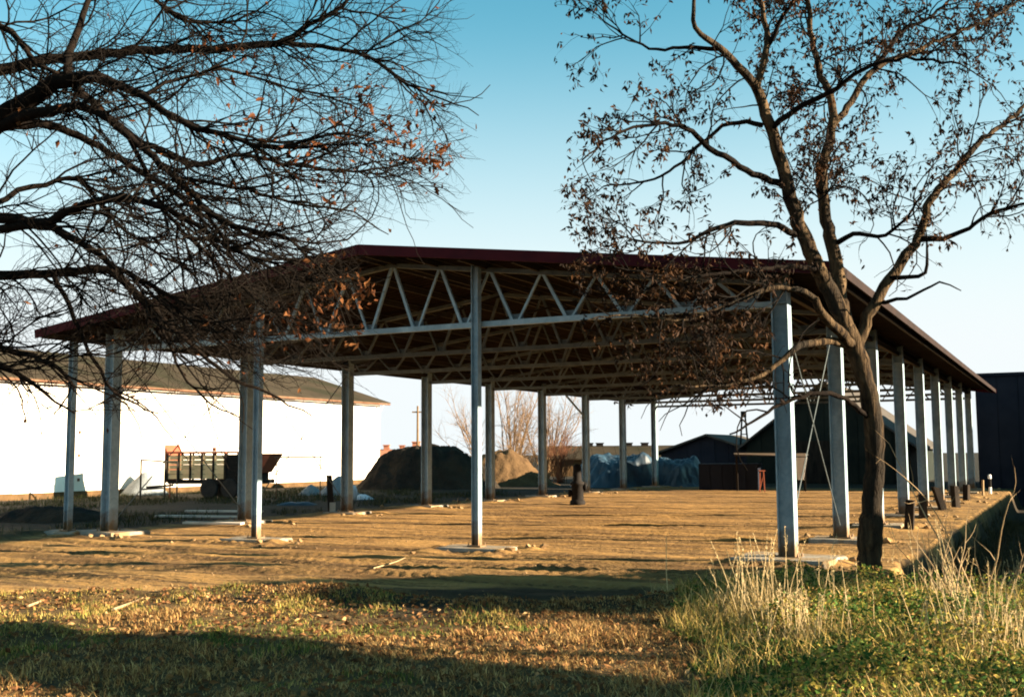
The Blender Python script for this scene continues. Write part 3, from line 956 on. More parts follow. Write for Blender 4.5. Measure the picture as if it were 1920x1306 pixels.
# ------------------------------------------------------------------ tree on the left
def build_left_tree():
    r = np.random.default_rng(5)
    T = 12.0
    b = at(-260, 1200, T)
    b[2] = float(height(b[0], b[1]))
    root = empty('oak_tree', b, label='bare spreading oak reaching in from the left with clusters of orange leaves', cat='tree')

    def loc(mb, nm, mt, par=root, sm=True):
        mb.v = [v - b for v in mb.v]
        return mb.build(nm, mt, par, sm)
    base = b + np.array([0, 0, -0.1])
    tp, tr = smooth_path([base, b + [0.02, 0, 1.2], at(-250, 800, T), at(-235, 560, T), at(-230, 330, T), at(-260, 60, T), at(-300, -260, T), at(-310, -600, T)], [0.36, 0.28, 0.26, 0.25, 0.23, 0.18, 0.12, 0.06], 0.15)
    loc(MB().tube(jitter(tp, r, 0.01), tr, 14), 'trunk', M['bark_dark'])
    S = []
    S.append([(-235, 430, T, 62), (-120, 320, T - .2, 54), (-20, 235, T - .4, 46), (60, 185, T - .5, 40), (128, 148, T - .6, 32), (200, 150, T - .8, 22), (268, 180, T - 1.0, 17), (335, 226, T - 1.2, 15), (430, 258, T - 1.4, 12), (520, 275, T - 1.5, 9), (640, 250, T - 1.6, 6), (720, 270, T - 1.6, 3)])
    S.append([(125, 150, T - .6, 22), (132, 100, T - .5, 18), (148, 50, T - .4, 15), (165, 0, T - .3, 12), (190, -70, T - .2, 7)])
    S.append([(-230, 240, T, 40), (-100, 160, T + .2, 32), (0, 132, T + .3, 26), (100, 112, T + .4, 22), (250, 97, T + .5, 19), (400, 92, T + .5, 17), (530, 80, T + .5, 15), (560, 55, T + .5, 11), (605, 32, T + .4, 9), (680, -15, T + .3, 6)])
    S.append([(530, 80, T + .5, 12), (600, 88, T + .5, 10), (690, 106, T + .4, 8), (750, 150, T + .2, 6), (830, 185, T, 4), (900, 215, T - .1, 2)])
    S.append([(-60, 268, T - .2, 30), (40, 218, T - .6, 26), (110, 204, T - .8, 22), (165, 204, T - 1.0, 19), (240, 255, T - 1.2, 17), (330, 335, T - 1.4, 15), (395, 398, T - 1.5, 13), (440, 422, T - 1.6, 11), (520, 440, T - 1.7, 8), (590, 470, T - 1.8, 5)])
    S.append([(0, 235, T, 22), (90, 232, T + .2, 19), (170, 268, T + .3, 16), (260, 320, T + .4, 14), (340, 370, T + .5, 11), (420, 440, T + .6, 8), (500, 520, T + .7, 5)])
    S.append([(140, 160, T - .5, 20), (190, 210, T - .2, 17), (270, 270, T, 15), (370, 310, T + .1, 13), (440, 290, T + .2, 10), (530, 305, T + .3, 8), (640, 320, T + .3, 6), (740, 310, T + .4, 4), (820, 290, T + .4, 3)])
    S.append([(-240, 480, T, 44), (-130, 420, T - .3, 36), (-40, 398, T - .6, 28), (75, 421, T - .8, 22), (140, 390, T - 1.0, 19), (230, 371, T - 1.2, 17), (290, 386, T - 1.4, 14), (360, 415, T - 1.5, 11), (440, 470, T - 1.6, 8), (540, 500, T - 1.7, 5)])
    S.append([(-60, 440, T - .6, 20), (75, 424, T - .8, 20), (150, 455, T - .9, 16), (205, 492, T - 1.0, 13), (300, 545, T - 1.1, 10), (380, 600, T - 1.2, 7), (450, 690, T - 1.3, 4)])
    S.append([(-240, 560, T, 36), (-110, 515, T + .2, 28), (0, 515, T + .3, 22), (100, 512, T + .4, 19), (195, 505, T + .5, 17), (255, 545, T + .6, 14), (330, 620, T + .6, 11), (420, 700, T + .7, 8), (500, 735, T + .7, 6), (585, 780, T + .8, 3)])
    S.append([(-240, 640, T, 24), (-120, 640, T - .2, 19), (0, 652, T - .4, 15), (60, 668, T - .4, 12), (110, 690, T - .5, 9), (140, 725, T - .5, 6)])
    S.append([(-240, 660, T, 20), (-100, 672, T - .5, 16), (0, 688, T - .7, 13), (60, 718, T - .8, 10), (105, 752, T - .8, 6), (138, 776, T - .8, 4)])
    S.append([(100, 515, T + .4, 12), (150, 620, T + .5, 9), (200, 715, T + .5, 7), (255, 757, T + .6, 5), (298, 772, T + .6, 3)])
    S.append([(205, 510, T + .5, 11), (290, 590, T + .3, 8), (330, 680, T + .2, 6), (380, 745, T + .1, 5), (455, 785, T, 3)])
    S.append([(165, 0, T - .3, 10), (260, -20, T, 9), (330, 30, T + .3, 8), (420, 45, T + .5, 6), (500, 10, T + .6, 4)])
    S.append([(-230, 100, T, 26), (-90, 20, T - .3, 20), (20, 60, T - .5, 14), (70, 120, T - .6, 10), (120, 140, T - .6, 7)])
    S.append([(270, 180, T - 1.0, 10), (330, 150, T - .8, 8), (420, 130, T - .6, 7), (520, 160, T - .4, 5), (640, 190, T - .3, 4), (720, 230, T - .3, 2)])
    S.append([(240, 255, T - 1.2, 11), (300, 380, T - 1.1, 9), (380, 470, T - 1.0, 7), (480, 560, T - .9, 5), (600, 640, T - .8, 3)])
    S.append([(335, 335, T - 1.4, 9), (440, 350, T - 1.2, 8), (560, 380, T - 1.0, 6), (660, 400, T - .9, 4), (730, 440, T - .8, 2)])
    S.append([(-40, 398, T - .6, 14), (60, 350, T - .4, 12), (150, 340, T - .2, 9), (220, 420, T, 7), (310, 480, T + .1, 5), (400, 520, T + .2, 3)])
    limbs = []
    for spec in S:
        p, rd = limb_px(spec)
        rd = rd * 0.86
        p = jitter(p, r, 0.012)
        loc(MB().tube(p, rd, 9 if rd[0] > 0.06 else 7), 'limb', M['bark_dark'])
        limbs.append((p, rd))
    right = CR * 0.10 + np.array([0, 0, -0.02])
    tips = []
    tw = MB()
    main = [(p[int(len(p) * 0.22):], rd[int(len(p) * 0.22):]) for p, rd in limbs]

    def inside(p):
        v = p - CAM
        z = v @ CF
        px, py = 960 + FPX * (v @ CR) / z, 653 - FPX * (v @ CU) / z
        return px < 880 and py < 790 and not (px > 700 and py > 430) and not (px > 450 and py > 730)
    spec = [(6.8, 0.8, 2.3, 0.16, CR * 0.03 + np.array([0, 0, -0.012]), 0.0135, 5, 0.3, 0.85, 0.0),
            (6.6, 0.35, 1.1, 0.22, CR * 0.02, 0.0072, 4, 0.35, 1.0, 0.08),
            (5.6, 0.12, 0.40, 0.30, np.array([0, 0, 0.02]), 0.0042, 3, 0.4, 1.1, 0.1)]
    ramify(main, r, spec, tw, tips, CR * 0.12, inside)
    loc(tw, 'twigs', M['twig'], sm=False)['kind'] = 'stuff'
    # oak leaves still clinging in clusters
    cl = [(690, 195, 22), (765, 245, 40), (820, 285, 60), (800, 310, 36), (640, 235, 26), (560, 260, 24), (520, 205, 12), (400, 82, 26), (415, 90, 14), (480, 115, 10), (440, 225, 20), (410, 265, 16), (450, 330, 14), (590, 300, 26), (660, 160, 22), (700, 280, 30), (350, 385, 10), (120, 240, 8), (175, 300, 8), (630, 350, 16), (550, 320, 14), (720, 230, 26), (800, 185, 20), (610, 400, 10), (600, 560, 40), (640, 610, 40), (560, 610, 30), (680, 540, 36), (500, 600, 20), (620, 500, 26)]
    ends = np.concatenate([np.stack([p[-1] for p, _ in lev]) for lev in tips[1:]])
    rel = ends - CAM
    z = rel @ CF
    ex, ey = 960 + FPX * (rel @ CR) / z, 653 - FPX * (rel @ CU) / z
    pos = []
    for cx, cy, n in cl:
        w = np.exp(-((ex - cx) ** 2 + (ey - cy) ** 2) / (2 * 22 ** 2)) + 1e-12
        k = r.choice(len(ends), size=n, p=w / w.sum())
        pos.append(ends[k] + 0.02 * r.standard_normal((n, 3)))
    k = r.choice(len(ends), size=160)
    pos = np.concatenate(pos + [ends[k]])
    dirs = np.array([0, 0, -0.6]) + 0.8 * r.standard_normal((len(pos), 3))
    lm = leaf_mesh('leaf', M['leaf_oak'], 0.085, 0.048, 0.45, True)
    for i in range(290):
        q = Vector(unit(dirs[i])).to_track_quat('X', 'Z')
        e = (q @ Matrix.Rotation(r.uniform(0, 6.28), 3, 'X').to_quaternion()).to_euler()
        s = r.uniform(0.7, 1.2)
        inst('leaf', lm, root, Vector(pos[i] - b), e, (s, s, s))
    lb = MB()
    scatter_leaves(lb, pos[290:] - b, dirs[290:], r, 0.085, 0.045)
    lb.build('foliage', M['leaf_oak'], root)['kind'] = 'stuff'
    print('left tree twigs', [len(t) for t in tips])


build_left_tree()


# ------------------------------------------------------------------ buildings round the site
def framed(p, ax_x, ax_y):
    """local frame rows for MB.box"""
    return np.array([ax_x, ax_y, [0, 0, 1.0]])


RT = np.array([_rt[0], _rt[1], 0.0])            # horizontal, across the view
FW = np.array([-_rt[1], _rt[0], 0.0])           # horizontal, along the view
AZ = math.atan2(RT[1], RT[0])


def build_white_barn():
    X0, YA, YB, HE_, = -21.0, -14.0, 42.4, 5.55
    XR, HRG = -27.0, 7.38
    root = empty('white_barn', (X0, 14, 0), label='long white rendered barn with grey pitched roof on the left', cat='barn')

    def put(mb, nm, mt, par=root):
        mb.v = [v - np.array([X0, 14, 0]) for v in mb.v]
        return mb.build(nm, mt, par)
    w = MB().box((X0 - 0.3, YA, -0.3), (X0 - 0.06, YB, HE_))
    w.box((-33, YA, -0.3), (-32.7, YB, HE_))
    put(w, 'wall', M['white_wall'])
    npan = 16
    ph = (HE_ - 0.28) / 4
    for a_ in range(npan):
        for b_ in range(4):
            y_, z_ = YA + a_ * (YB - YA) / npan, 0.28 + b_ * ph
            put(MB().box((X0 - 0.058, y_ + 0.012, z_ + 0.01), (X0 - 0.004 * ((a_ * 3 + b_) % 3), y_ + (YB - YA) / npan - 0.012, z_ + ph - 0.01)), 'wall_panel', M['white_wall'])
    for y in (YA, YB - 0.3):
        put(MB().prism([(-32.7, -0.3), (X0 - 0.3, -0.3), (X0 - 0.3, HE_), (XR, HRG - 0.12), (-32.7, HE_)], 0.3, (0, y, 0)), 'gable_wall', M['white_wall'])
    sl = (HRG - HE_) / (X0 - XR)
    # roof slopes as bands of fibre cement sheets, each band a piece
    nb = 18
    for side in (1, -1):
        for k in range(nb):
            ya, yb = YA - 0.5 + k * (YB - YA + 1.0) / nb, YA - 0.5 + (k + 1) * (YB - YA + 1.0) / nb
            xe = XR + side * 6.5
            ze = HRG - sl * 6.5
            d = 0.012 * (k % 2)
            v = [(XR, ya, HRG + d), (xe, ya, ze + d), (xe, yb + 0.05, ze + d), (XR, yb + 0.05, HRG + d)]
            v += [(x, y, z + 0.06) for x, y, z in v]
            put(MB().add(v, [(0, 1, 2, 3), (7, 6, 5, 4), (0, 4, 5, 1), (1, 5, 6, 2), (2, 6, 7, 3), (3, 7, 4, 0)]), 'roof_sheet', M['barn_roof'])
    put(MB().tube([(X0 + 0.53, YA - 0.4, HE_ - 0.21), (X0 + 0.53, YB + 0.4, HE_ - 0.21)], 0.06, 8), 'gutter', M['gutter'])
    put(MB().box((X0 + 0.002, YA, HE_ - 0.22), (X0 + 0.05, YB, HE_ - 0.02)), 'eaves_board', M['gutter'])
    put(MB().tube([(X0 + 0.5, YB - 0.3, HE_ - 0.25), (X0 + 0.1, YB - 0.25, HE_ - 0.8), (X0 + 0.1, YB - 0.25, 0.1)], 0.05, 6), 'downpipe', M['white_paint'])
    for y in (18.2, 27.0, 34.0):
        put(MB().tube([(X0 + 0.06, y, HE_ - 0.25), (X0 + 0.06, y, 3.0)], 0.012, 5), 'cable', M['gutter'])
    # sliding door: flush panels, hinges
    d = put(MB().box((X0 + 0.003, 13.6, 0.05), (X0 + 0.03, 16.6, 4.0)), 'door', M['door'])
    for z in (0.75, 1.9, 3.0):
        for y in (16.75, 17.15):
            put(MB().box((X0 + 0.003, y, z), (X0 + 0.06, y + 0.09, z + 0.14)), 'hinge', M['gutter'])
    # base course, dirty
    put(MB().box((X0 + 0.003, YA, -0.3), (X0 + 0.035, YB, 0.28)), 'base_course', M['soil_brown'])


build_white_barn()


def clad_building(name, label, cat, xa, xb, ya, yb, h, mat_, board=1.0, faces=('front', 'left'), roof_mat=None, rise=0.0):
    """box building whose seen walls carry single cladding boards"""
    c = np.array([(xa + xb) / 2, ya, 0.0])
    root = empty(name, c, label=label, cat=cat)

    def put(mb, nm, mt, par=root):
        mb.v = [v - c for v in mb.v]
        return mb.build(nm, mt, par)
    put(MB().box((xa, ya, -1.2), (xb, yb, h)), 'wall', mat_)
    if 'front' in faces:
        n = int((xb - xa) / board)
        for k in range(min(n, 40)):
            x = xa + k * board
            put(MB().box((x + 0.02, ya - 0.035, -1.0), (x + board - 0.02, ya - 0.003, h - 0.05)), 'board', mat_)
    if 'left' in faces:
        n = int((yb - ya) / board)
        for k in range(min(n, 60)):
            y = ya + k * board
            put(MB().box((xa - 0.035, y + 0.02, -1.0), (xa - 0.003, y + board - 0.02, h - 0.05)), 'board', mat_)
    rm = roof_mat or mat_
    if rise:
        put(MB().prism([(xa - 0.3, h - 0.02), (xb + 0.3, h - 0.02), (xb + 0.3, h + 0.1), ((xa + xb) / 2, h + rise), (xa - 0.3, h + 0.1)], yb - ya + 0.6, (0, ya - 0.3, 0)), 'roof', rm)
    else:
        put(MB().box((xa - 0.12, ya - 0.12, h), (xb + 0.12, yb + 0.12, h + 0.16)), 'roof', rm)
    return root


clad_building('dark_barn', 'tall windowless dark navy barn behind the far right end of the hall', 'barn', 16.65, 34.0, 42.2, 56.0, 5.8, M['navy'], 1.0, ('front', 'left'))
clad_building('shade_shed', 'added long low dark shed, unseen on the right, shading the ditch', 'shed', 36.0, 44.0, 6.0, 40.5, 4.55, M['navy'], 1.2, ('left',))  # unseen shed added to throw the straight shade edge along the ditch


def gable_barn(name, label, px, t, half, eave, peak, depth, mat_, roof_mat, board=0.9):
    """barn whose gable end looks along the hall towards us"""
    p = at(px, 851, t)
    p[2] = 0
    root = empty(name, p, label=label, cat='barn')
    MB().prism([(-half, -0.5), (half, -0.5), (half, eave), (0, peak), (-half, eave)], depth, (0, 0, 0)).build('wall', mat_, root)
    n = int(2 * half / board)
    for k in range(n):
        x = -half + k * 2 * half / n
        w = 2 * half / n
        hl = eave + (peak - eave) * (1 - abs(x) / half)
        hr = eave + (peak - eave) * (1 - abs(x + w) / half)
        g = 0.02
        MB().prism([(x + g, -0.4), (x + w - g, -0.4), (x + w - g, hr - 0.03), (x + g, hl - 0.03)], 0.03, (0, -0.034, 0)).build('board', mat_, root)
    for s in (-1, 1):
        sl = (peak - eave) / half
        e = half + 0.45
        v = [(0, -0.5, peak + 0.02), (s * e, -0.5, peak - sl * e + 0.02), (s * e, depth + 0.4, peak - sl * e + 0.02), (0, depth + 0.4, peak + 0.02)]
        v += [(x, y, z + 0.14) for x, y, z in v]
        MB().add(v, [(0, 1, 2, 3), (7, 6, 5, 4), (0, 4, 5, 1), (1, 5, 6, 2), (2, 6, 7, 3), (3, 7, 4, 0)]).build('roof_slope', roof_mat, root)
    return root


big = gable_barn('gable_barn', 'dark steep-gabled barn seen through the far end of the hall', 1548, 66, 4.9, 2.4, 6.1, 12, M['dark_shed'], M['slate'])
MB().box((-2.0, -0.07, -0.3), (0.4, -0.037, 2.6)).build('door', M['black_wood'], big)
small = gable_barn('low_gabled_shed', 'low dark shed with a shallow gable left of the steep barn', 1328, 74, 3.4, 1.9, 3.05, 8, M['navy'], M['slate'])


def flat_shelter():
    p = onground(1430, 919)
    root = empty('flat_roofed_shelter', p, AZ * 0.35, label='dark flat-roofed shelter with a white roof edge in front of the steep barn', cat='shelter')
    MB().box((-3.2, 0.0, -0.1), (-0.2, 2.6, 1.35)).build('wall', M['navy'], root)
    for k in range(5): MB().box((-3.2 + k * 0.6 + 0.02, -0.03, 0), (-2.6 + k * 0.6 - 0.02, -0.003, 1.33)).build('board', M['navy'], root)
    MB().box((-1.3, -0.7, 1.75), (2.2, 2.6, 1.81)).build('roof', M['slate'], root)
    MB().prism([(-1.3, 1.84), (2.2, 1.70), (2.2, 1.86), (-1.3, 1.90)], 0.05, (0, -0.76, 0)).build('roof_edge', M['white_paint'], root)
    MB().prism([(1.75, 0.55), (2.05, 0.55), (2.25, 1.66), (1.65, 1.66)], 0.06, (0, -0.72, 0)).build('end_panel', M['white_paint'], root)
    for x in (-1.2, 2.1):
        MB().box((x - 0.05, -0.62, -0.1), (x + 0.05, -0.52, 1.75)).build('post', M['black_wood'], root)
    st = empty('rusty_stand', onground(1440, 920) + np.array([0.1, -1.5, 0]), AZ, label='small rusty iron stand in front of the flat-roofed shelter', cat='stand')
    for x in (-0.12, 0.12):
        MB().beam((x, 0, 0), (x * 0.7, 0, 1.0), 0.05, 0.05, (0, 1, 0)).build('leg', M['rust'], st)
    MB().beam((-0.12, 0, 0.1), (0.09, 0, 0.9), 0.035, 0.035, (0, 1, 0)).build('brace', M['rust'], st)
    MB().box((-0.15, -0.1, 1.0), (0.15, 0.1, 1.05)).build('top_plate', M['rust'], st)
    # A-frame mast between the two barns
    q = at(1396, 851, 70)
    q[2] = 0
    m = empty('a_frame_mast', q, AZ, label='thin dark A-frame mast standing between the two dark barns', cat='mast')
    for s in (-1, 1): MB().tube([(s * 0.42, 0, 0), (s * 0.10, 0, 4.3)], 0.06, 6).build('leg', M['iron'], m)
    for z, w in ((2.0, 0.28), (3.1, 0.2)): MB().tube([(-w, 0, z), (w, 0, z)], 0.035, 5).build('rung', M['iron'], m)
    MB().box((-0.16, -0.12, 4.2), (0.16, 0.12, 4.6)).build('head', M['iron'], m)


flat_shelter()


def far_shed():
    p = at(1180, 851, 92)
    p[2] = 0
    root = empty('low_far_shed', p, AZ, label='low long far shed with a brown tiled roof and box vents on its ridge', cat='shed')
    MB().box((-7, 0, -0.2), (7, 6, 1.6)).build('wall', M['soil_brown'], root)
    for k in range(14):
        x = -7.2 + k * 14.4 / 14
        v = [(x, -0.4, 1.5), (x + 1.01, -0.4, 1.5), (x + 1.01, 3, 2.6), (x, 3, 2.6)]
        v += [(a, b_, c - 0.1) for a, b_, c in v]
        MB().add(v, [(0, 1, 2, 3), (7, 6, 5, 4), (0, 4, 5, 1), (1, 5, 6, 2), (2, 6, 7, 3), (3, 7, 4, 0)]).build('roof_sheet', M['barn_roof'], root)
    v = [(-7.2, 3, 2.58), (7.2, 3, 2.58), (7.2, 6.4, 1.5), (-7.2, 6.4, 1.5)]
    MB().add(v, [(0, 1, 2, 3)]).build('rear_slope', M['barn_roof'], root)
    for px in (1110, 1130, 1186, 1217):
        x = (px - 1180) * 92 / FPX
        mb = MB().box((x - 0.3, 2.8, 2.45), (x + 0.3, 3.2, 2.78)).box((x - 0.36, 2.75, 2.782), (x + 0.36, 3.25, 2.86))
        mb.build('ridge_vent', M['iron'], root)
    # a village house far behind the soil heap
    p = at(752, 851, 120)
    p[2] = 0
    h = empty('far_house', p, AZ, label='far house roof with three chimneys showing above the soil heap', cat='house')
    MB().box((-4, 0, -0.2), (4, 7, 1.2)).build('wall', M['white_wall'], h)
    MB().prism([(-0.5, 1.1), (7.5, 1.1), (3.5, 2.55)], 9.0, (0, 0, 0), np.array([[0, 1, 0], [1, 0, 0], [0, 0, 1.0]])).build('roof', M['brick'], h, loc=(-4.5, 0, 0))
    for px, w, z in ((718, 0.32, 2.95), (748, 0.28, 2.9), (775, 0.42, 3.3)):
        x = (px - 752) * 120 / FPX
        MB().box((x - w, 3.2, 1.8), (x + w, 3.8, z)).box((x - w - 0.08, 3.1, z + 0.002), (x + w + 0.08, 3.9, z + 0.12)).build('chimney', M['brick'], h)
    p = at(783, 851, 95)
    p[2] = 0
    u = empty('utility_pole', p, AZ, label='thin wooden utility pole rising behind the soil heap', cat='pole')
    MB().tube([(0, 0, -0.3), (0, 0, 6.2)], [0.12, 0.08], 8).build('shaft', M['shrub_tan'], u)
    MB().box((-0.5, -0.04, 5.6), (0.5, 0.04, 5.72)).build('crossarm', M['shrub_tan'], u)


far_shed()


# ------------------------------------------------------------------ heaps
def heap(name, label, cat, c, rx, ry, hgt, mat_, seed, rough=0.25, flat=0.5, rz=0.0, n=110):
    u = np.linspace(-1.15, 1.15, n)
    X, Y = np.meshgrid(u, u)
    rr = np.sqrt(X ** 2 + Y ** 2) * (1 + 0.35 * fbm(X * 1.3 + seed, Y * 1.3, 3, seed))
    h = hgt * np.clip((1 - rr) / flat, 0, 1)
    h = hgt * sstep(0, 1, h / hgt) * 0.6 + 0.4 * h
    h = h + (rough * fbm(X * rx * 0.8, Y * ry * 0.8, 6, seed + 9) + 0.35 * rough * fbm(X * rx * 3, Y * ry * 3, 4, seed + 19)) * np.clip(h / hgt * 3, 0, 1) - 0.12
    i = np.arange(n - 1)[:, None] * n
    j = np.arange(n - 1)[None, :]
    q = np.stack([i + j, i + j + 1, i + n + j + 1, i + n + j], -1).reshape(-1, 4)
    o = MB().add(np.stack([X * rx, Y * ry, h], -1).reshape(-1, 3), q).build(name, mat_, smooth=True)
    o.location = (c[0], c[1], 0)
    o.rotation_euler = (0, 0, rz)
    return tag(o, label, cat)


c = onground(785, 919) + FW * 3.5
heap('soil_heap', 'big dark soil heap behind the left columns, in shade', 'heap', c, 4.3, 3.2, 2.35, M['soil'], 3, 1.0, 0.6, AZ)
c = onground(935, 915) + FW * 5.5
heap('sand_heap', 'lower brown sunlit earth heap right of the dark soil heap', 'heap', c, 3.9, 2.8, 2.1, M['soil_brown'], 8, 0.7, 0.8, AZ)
c = onground(1172, 914) + FW * 2.8
heap('tarp_covered_clamp', 'silage clamp under a dark blue tarpaulin behind the far columns', 'silage clamp', c, 3.1, 2.6, 1.75, M['tarp'], 12, 1.0, 0.4, AZ)
c = onground(1285, 914) + FW * 3.0
heap('tarp_covered_heap', 'smaller dark tarpaulin heap between the blue clamp and the shelter', 'heap', c, 2.2, 2.0, 1.5, M['tarp'], 17, 1.0, 0.5, AZ)
c = onground(110, 975)
heap('weedy_bank', 'low weedy soil bank in the shaded yard by the white barn', 'bank', c, 3.2, 1.6, 0.55, M['soil'], 23, 0.3, 0.8, 0.3)


M['blue_grey'] = material('blue_grey_cone', (0.16, 0.18, 0.19), (0.22, 0.24, 0.25), rough=1.0, scale=9, bump=0.05, bscale=14)  # low blue-grey cones near the foot of the barn wall
for px, rx, hg, sd_, lab in ((272, 1.5, 1.25, 51, 'blue-grey cone left of the tube gate by the white barn'), (583, 0.9, 0.6, 52, 'small blue-grey cone right of the thin rail'), (636, 1.3, 1.05, 53, 'blue-grey cone behind the third left column')):
    heap('cone_heap', lab, 'heap', onground(px, 927), rx, rx * 0.9, hg, M['blue_grey'], sd_, 0.12, 1.0, AZ, 30)


# ------------------------------------------------------------------ farm wagon and yard clutter
def wagon():
    p = onground(384, 934)
    t = (p - CAM) @ CF
    k = t / FPX                                            # metres per pixel at the wagon
    root = empty('farm_wagon', p, AZ - 0.12, label='old farm wagon with tan slatted sides and red front board by the white barn', cat='wagon')
    z0, z1 = 0.78, 1.92
    Lb = 2.55
    MB().box((-1.9, -0.05, z0 - 0.16), (2.9, 1.75, z0)).build('chassis', M['iron'], root)
    # slatted side: frame posts and single boards
    xs = np.linspace(-1.95, 1.0, 6)
    side = empty('side_wall', (0, 0, 0)); side.parent = root
    for y in (0.0, 1.66):
        for x in xs: MB().box((x - 0.05, y - 0.05, z0), (x + 0.05, y + 0.01, z1)).build('post', M['black_wood'], side)
        for a, b_ in zip(xs[:-1], xs[1:]):
            for j in range(5):
                zz = z0 + 0.06 + j * 0.205
                MB().box((a + 0.055, y - 0.02, zz), (b_ - 0.055, y + 0.02, zz + 0.185)).build('slat', M['tan_wood'], side)
        MB().box((-2.0, y - 0.055, z1), (1.05, y + 0.055, z1 + 0.09)).build('top_rail', M['rust'], side)
    MB().prism([(-2.12, z0 - 0.1), (-2.0, z0 - 0.1), (-2.0, z1 + 0.1), (-2.12, z1 + 0.38)], 1.7, (0, 0, 0)).build('front_board', M['rust'], root)
    MB().box((0.35, -0.03, z1 + 0.095), (0.5, 0.1, z1 + 0.26)).build('latch_block', M['rust'], root)
    # dark rear body with sloping hopper
    MB().box((1.06, 0.0, z0 + 0.002), (2.6, 1.7, z1 - 0.05)).build('rear_body', M['iron'], root)
    MB().prism([(2.602, z0 + 0.3), (2.75, z0 + 0.3), (3.35, z1 - 0.02), (2.602, z1 - 0.02)], 1.7, (0, 0, 0)).build('hopper', M['rust'], root)
    MB().tube([(1.1, 0.05, z1), (1.15, 0.05, z1 + 0.2), (1.9, 0.05, z1 + 0.24), (2.4, 0.05, z1 + 0.18)], 0.02, 5).build('hand_rail', M['iron'], root)
    MB().beam((-2.0, 0.8, 0.55), (-3.4, 0.8, 0.45), 0.1, 0.1).build('drawbar', M['iron'], root)
    MB().tube([(-1.85, 0.1, 0.62), (-1.85, 0.1, 0.02)], 0.035, 6).build('jack_leg', M['rust'], root)
    ax = np.array([[1, 0, 0], [0, 0, 1], [0, -1, 0.0]])
    for x in (0.2, 1.25):
        for y in (0.0, 1.5):
            w = empty('wheel', (x, y, 0.42)); w.parent = root
            MB().lathe([(0.24, -0.12), (0.40, -0.12), (0.44, -0.07), (0.44, 0.07), (0.40, 0.12), (0.24, 0.12)], 20, (0, 0.05, 0), ax).build('tyre', M['tyre'], w)
            MB().lathe([(0.06, -0.14), (0.23, -0.09), (0.238, 0.09), (0.06, 0.10)], 14, (0, 0.05, 0), ax).build('rim', M['rust'], w)
    root.scale = (0.92, 0.95, 1.05)
    # tube gate frame left of the wagon
    g = onground(290, 936)
    gate = empty('tube_gate', g, AZ + 0.1, label='free-standing steel tube gate frame left of the farm wagon', cat='gate')
    for x in (-0.62, 0.42): MB().tube([(x, 0, -0.1), (x, 0, 1.75)], 0.045, 7).build('upright', M['purlin'], gate)
    MB().tube([(-0.66, 0, 1.75), (0.98, 0, 1.62)], 0.035, 7).build('top_rail', M['purlin'], gate)
    MB().tube([(0.95, 0, -0.1), (0.95, 0, 1.66)], 0.035, 7).build('upright', M['purlin'], gate)
    MB().tube([(-0.6, 0, 0.45), (0.42, 0, 0.5)], 0.03, 6).build('lower_rail', M['purlin'], gate)
    # long rail behind the second column
    g = onground(560, 934)
    rail = empty('hitching_rail', g, AZ, label='thin horizontal rail on posts right of the wagon hopper', cat='rail')
    MB().tube([(-1.1, 0, 1.82), (1.1, 0, 1.84)], 0.03, 6).build('rail_bar', M['gutter'], rail)
    for x in (-1.0, 0.95): MB().tube([(x, 0, -0.1), (x, 0, 1.83)], 0.025, 6).build('rail_post', M['gutter'], rail)


wagon()


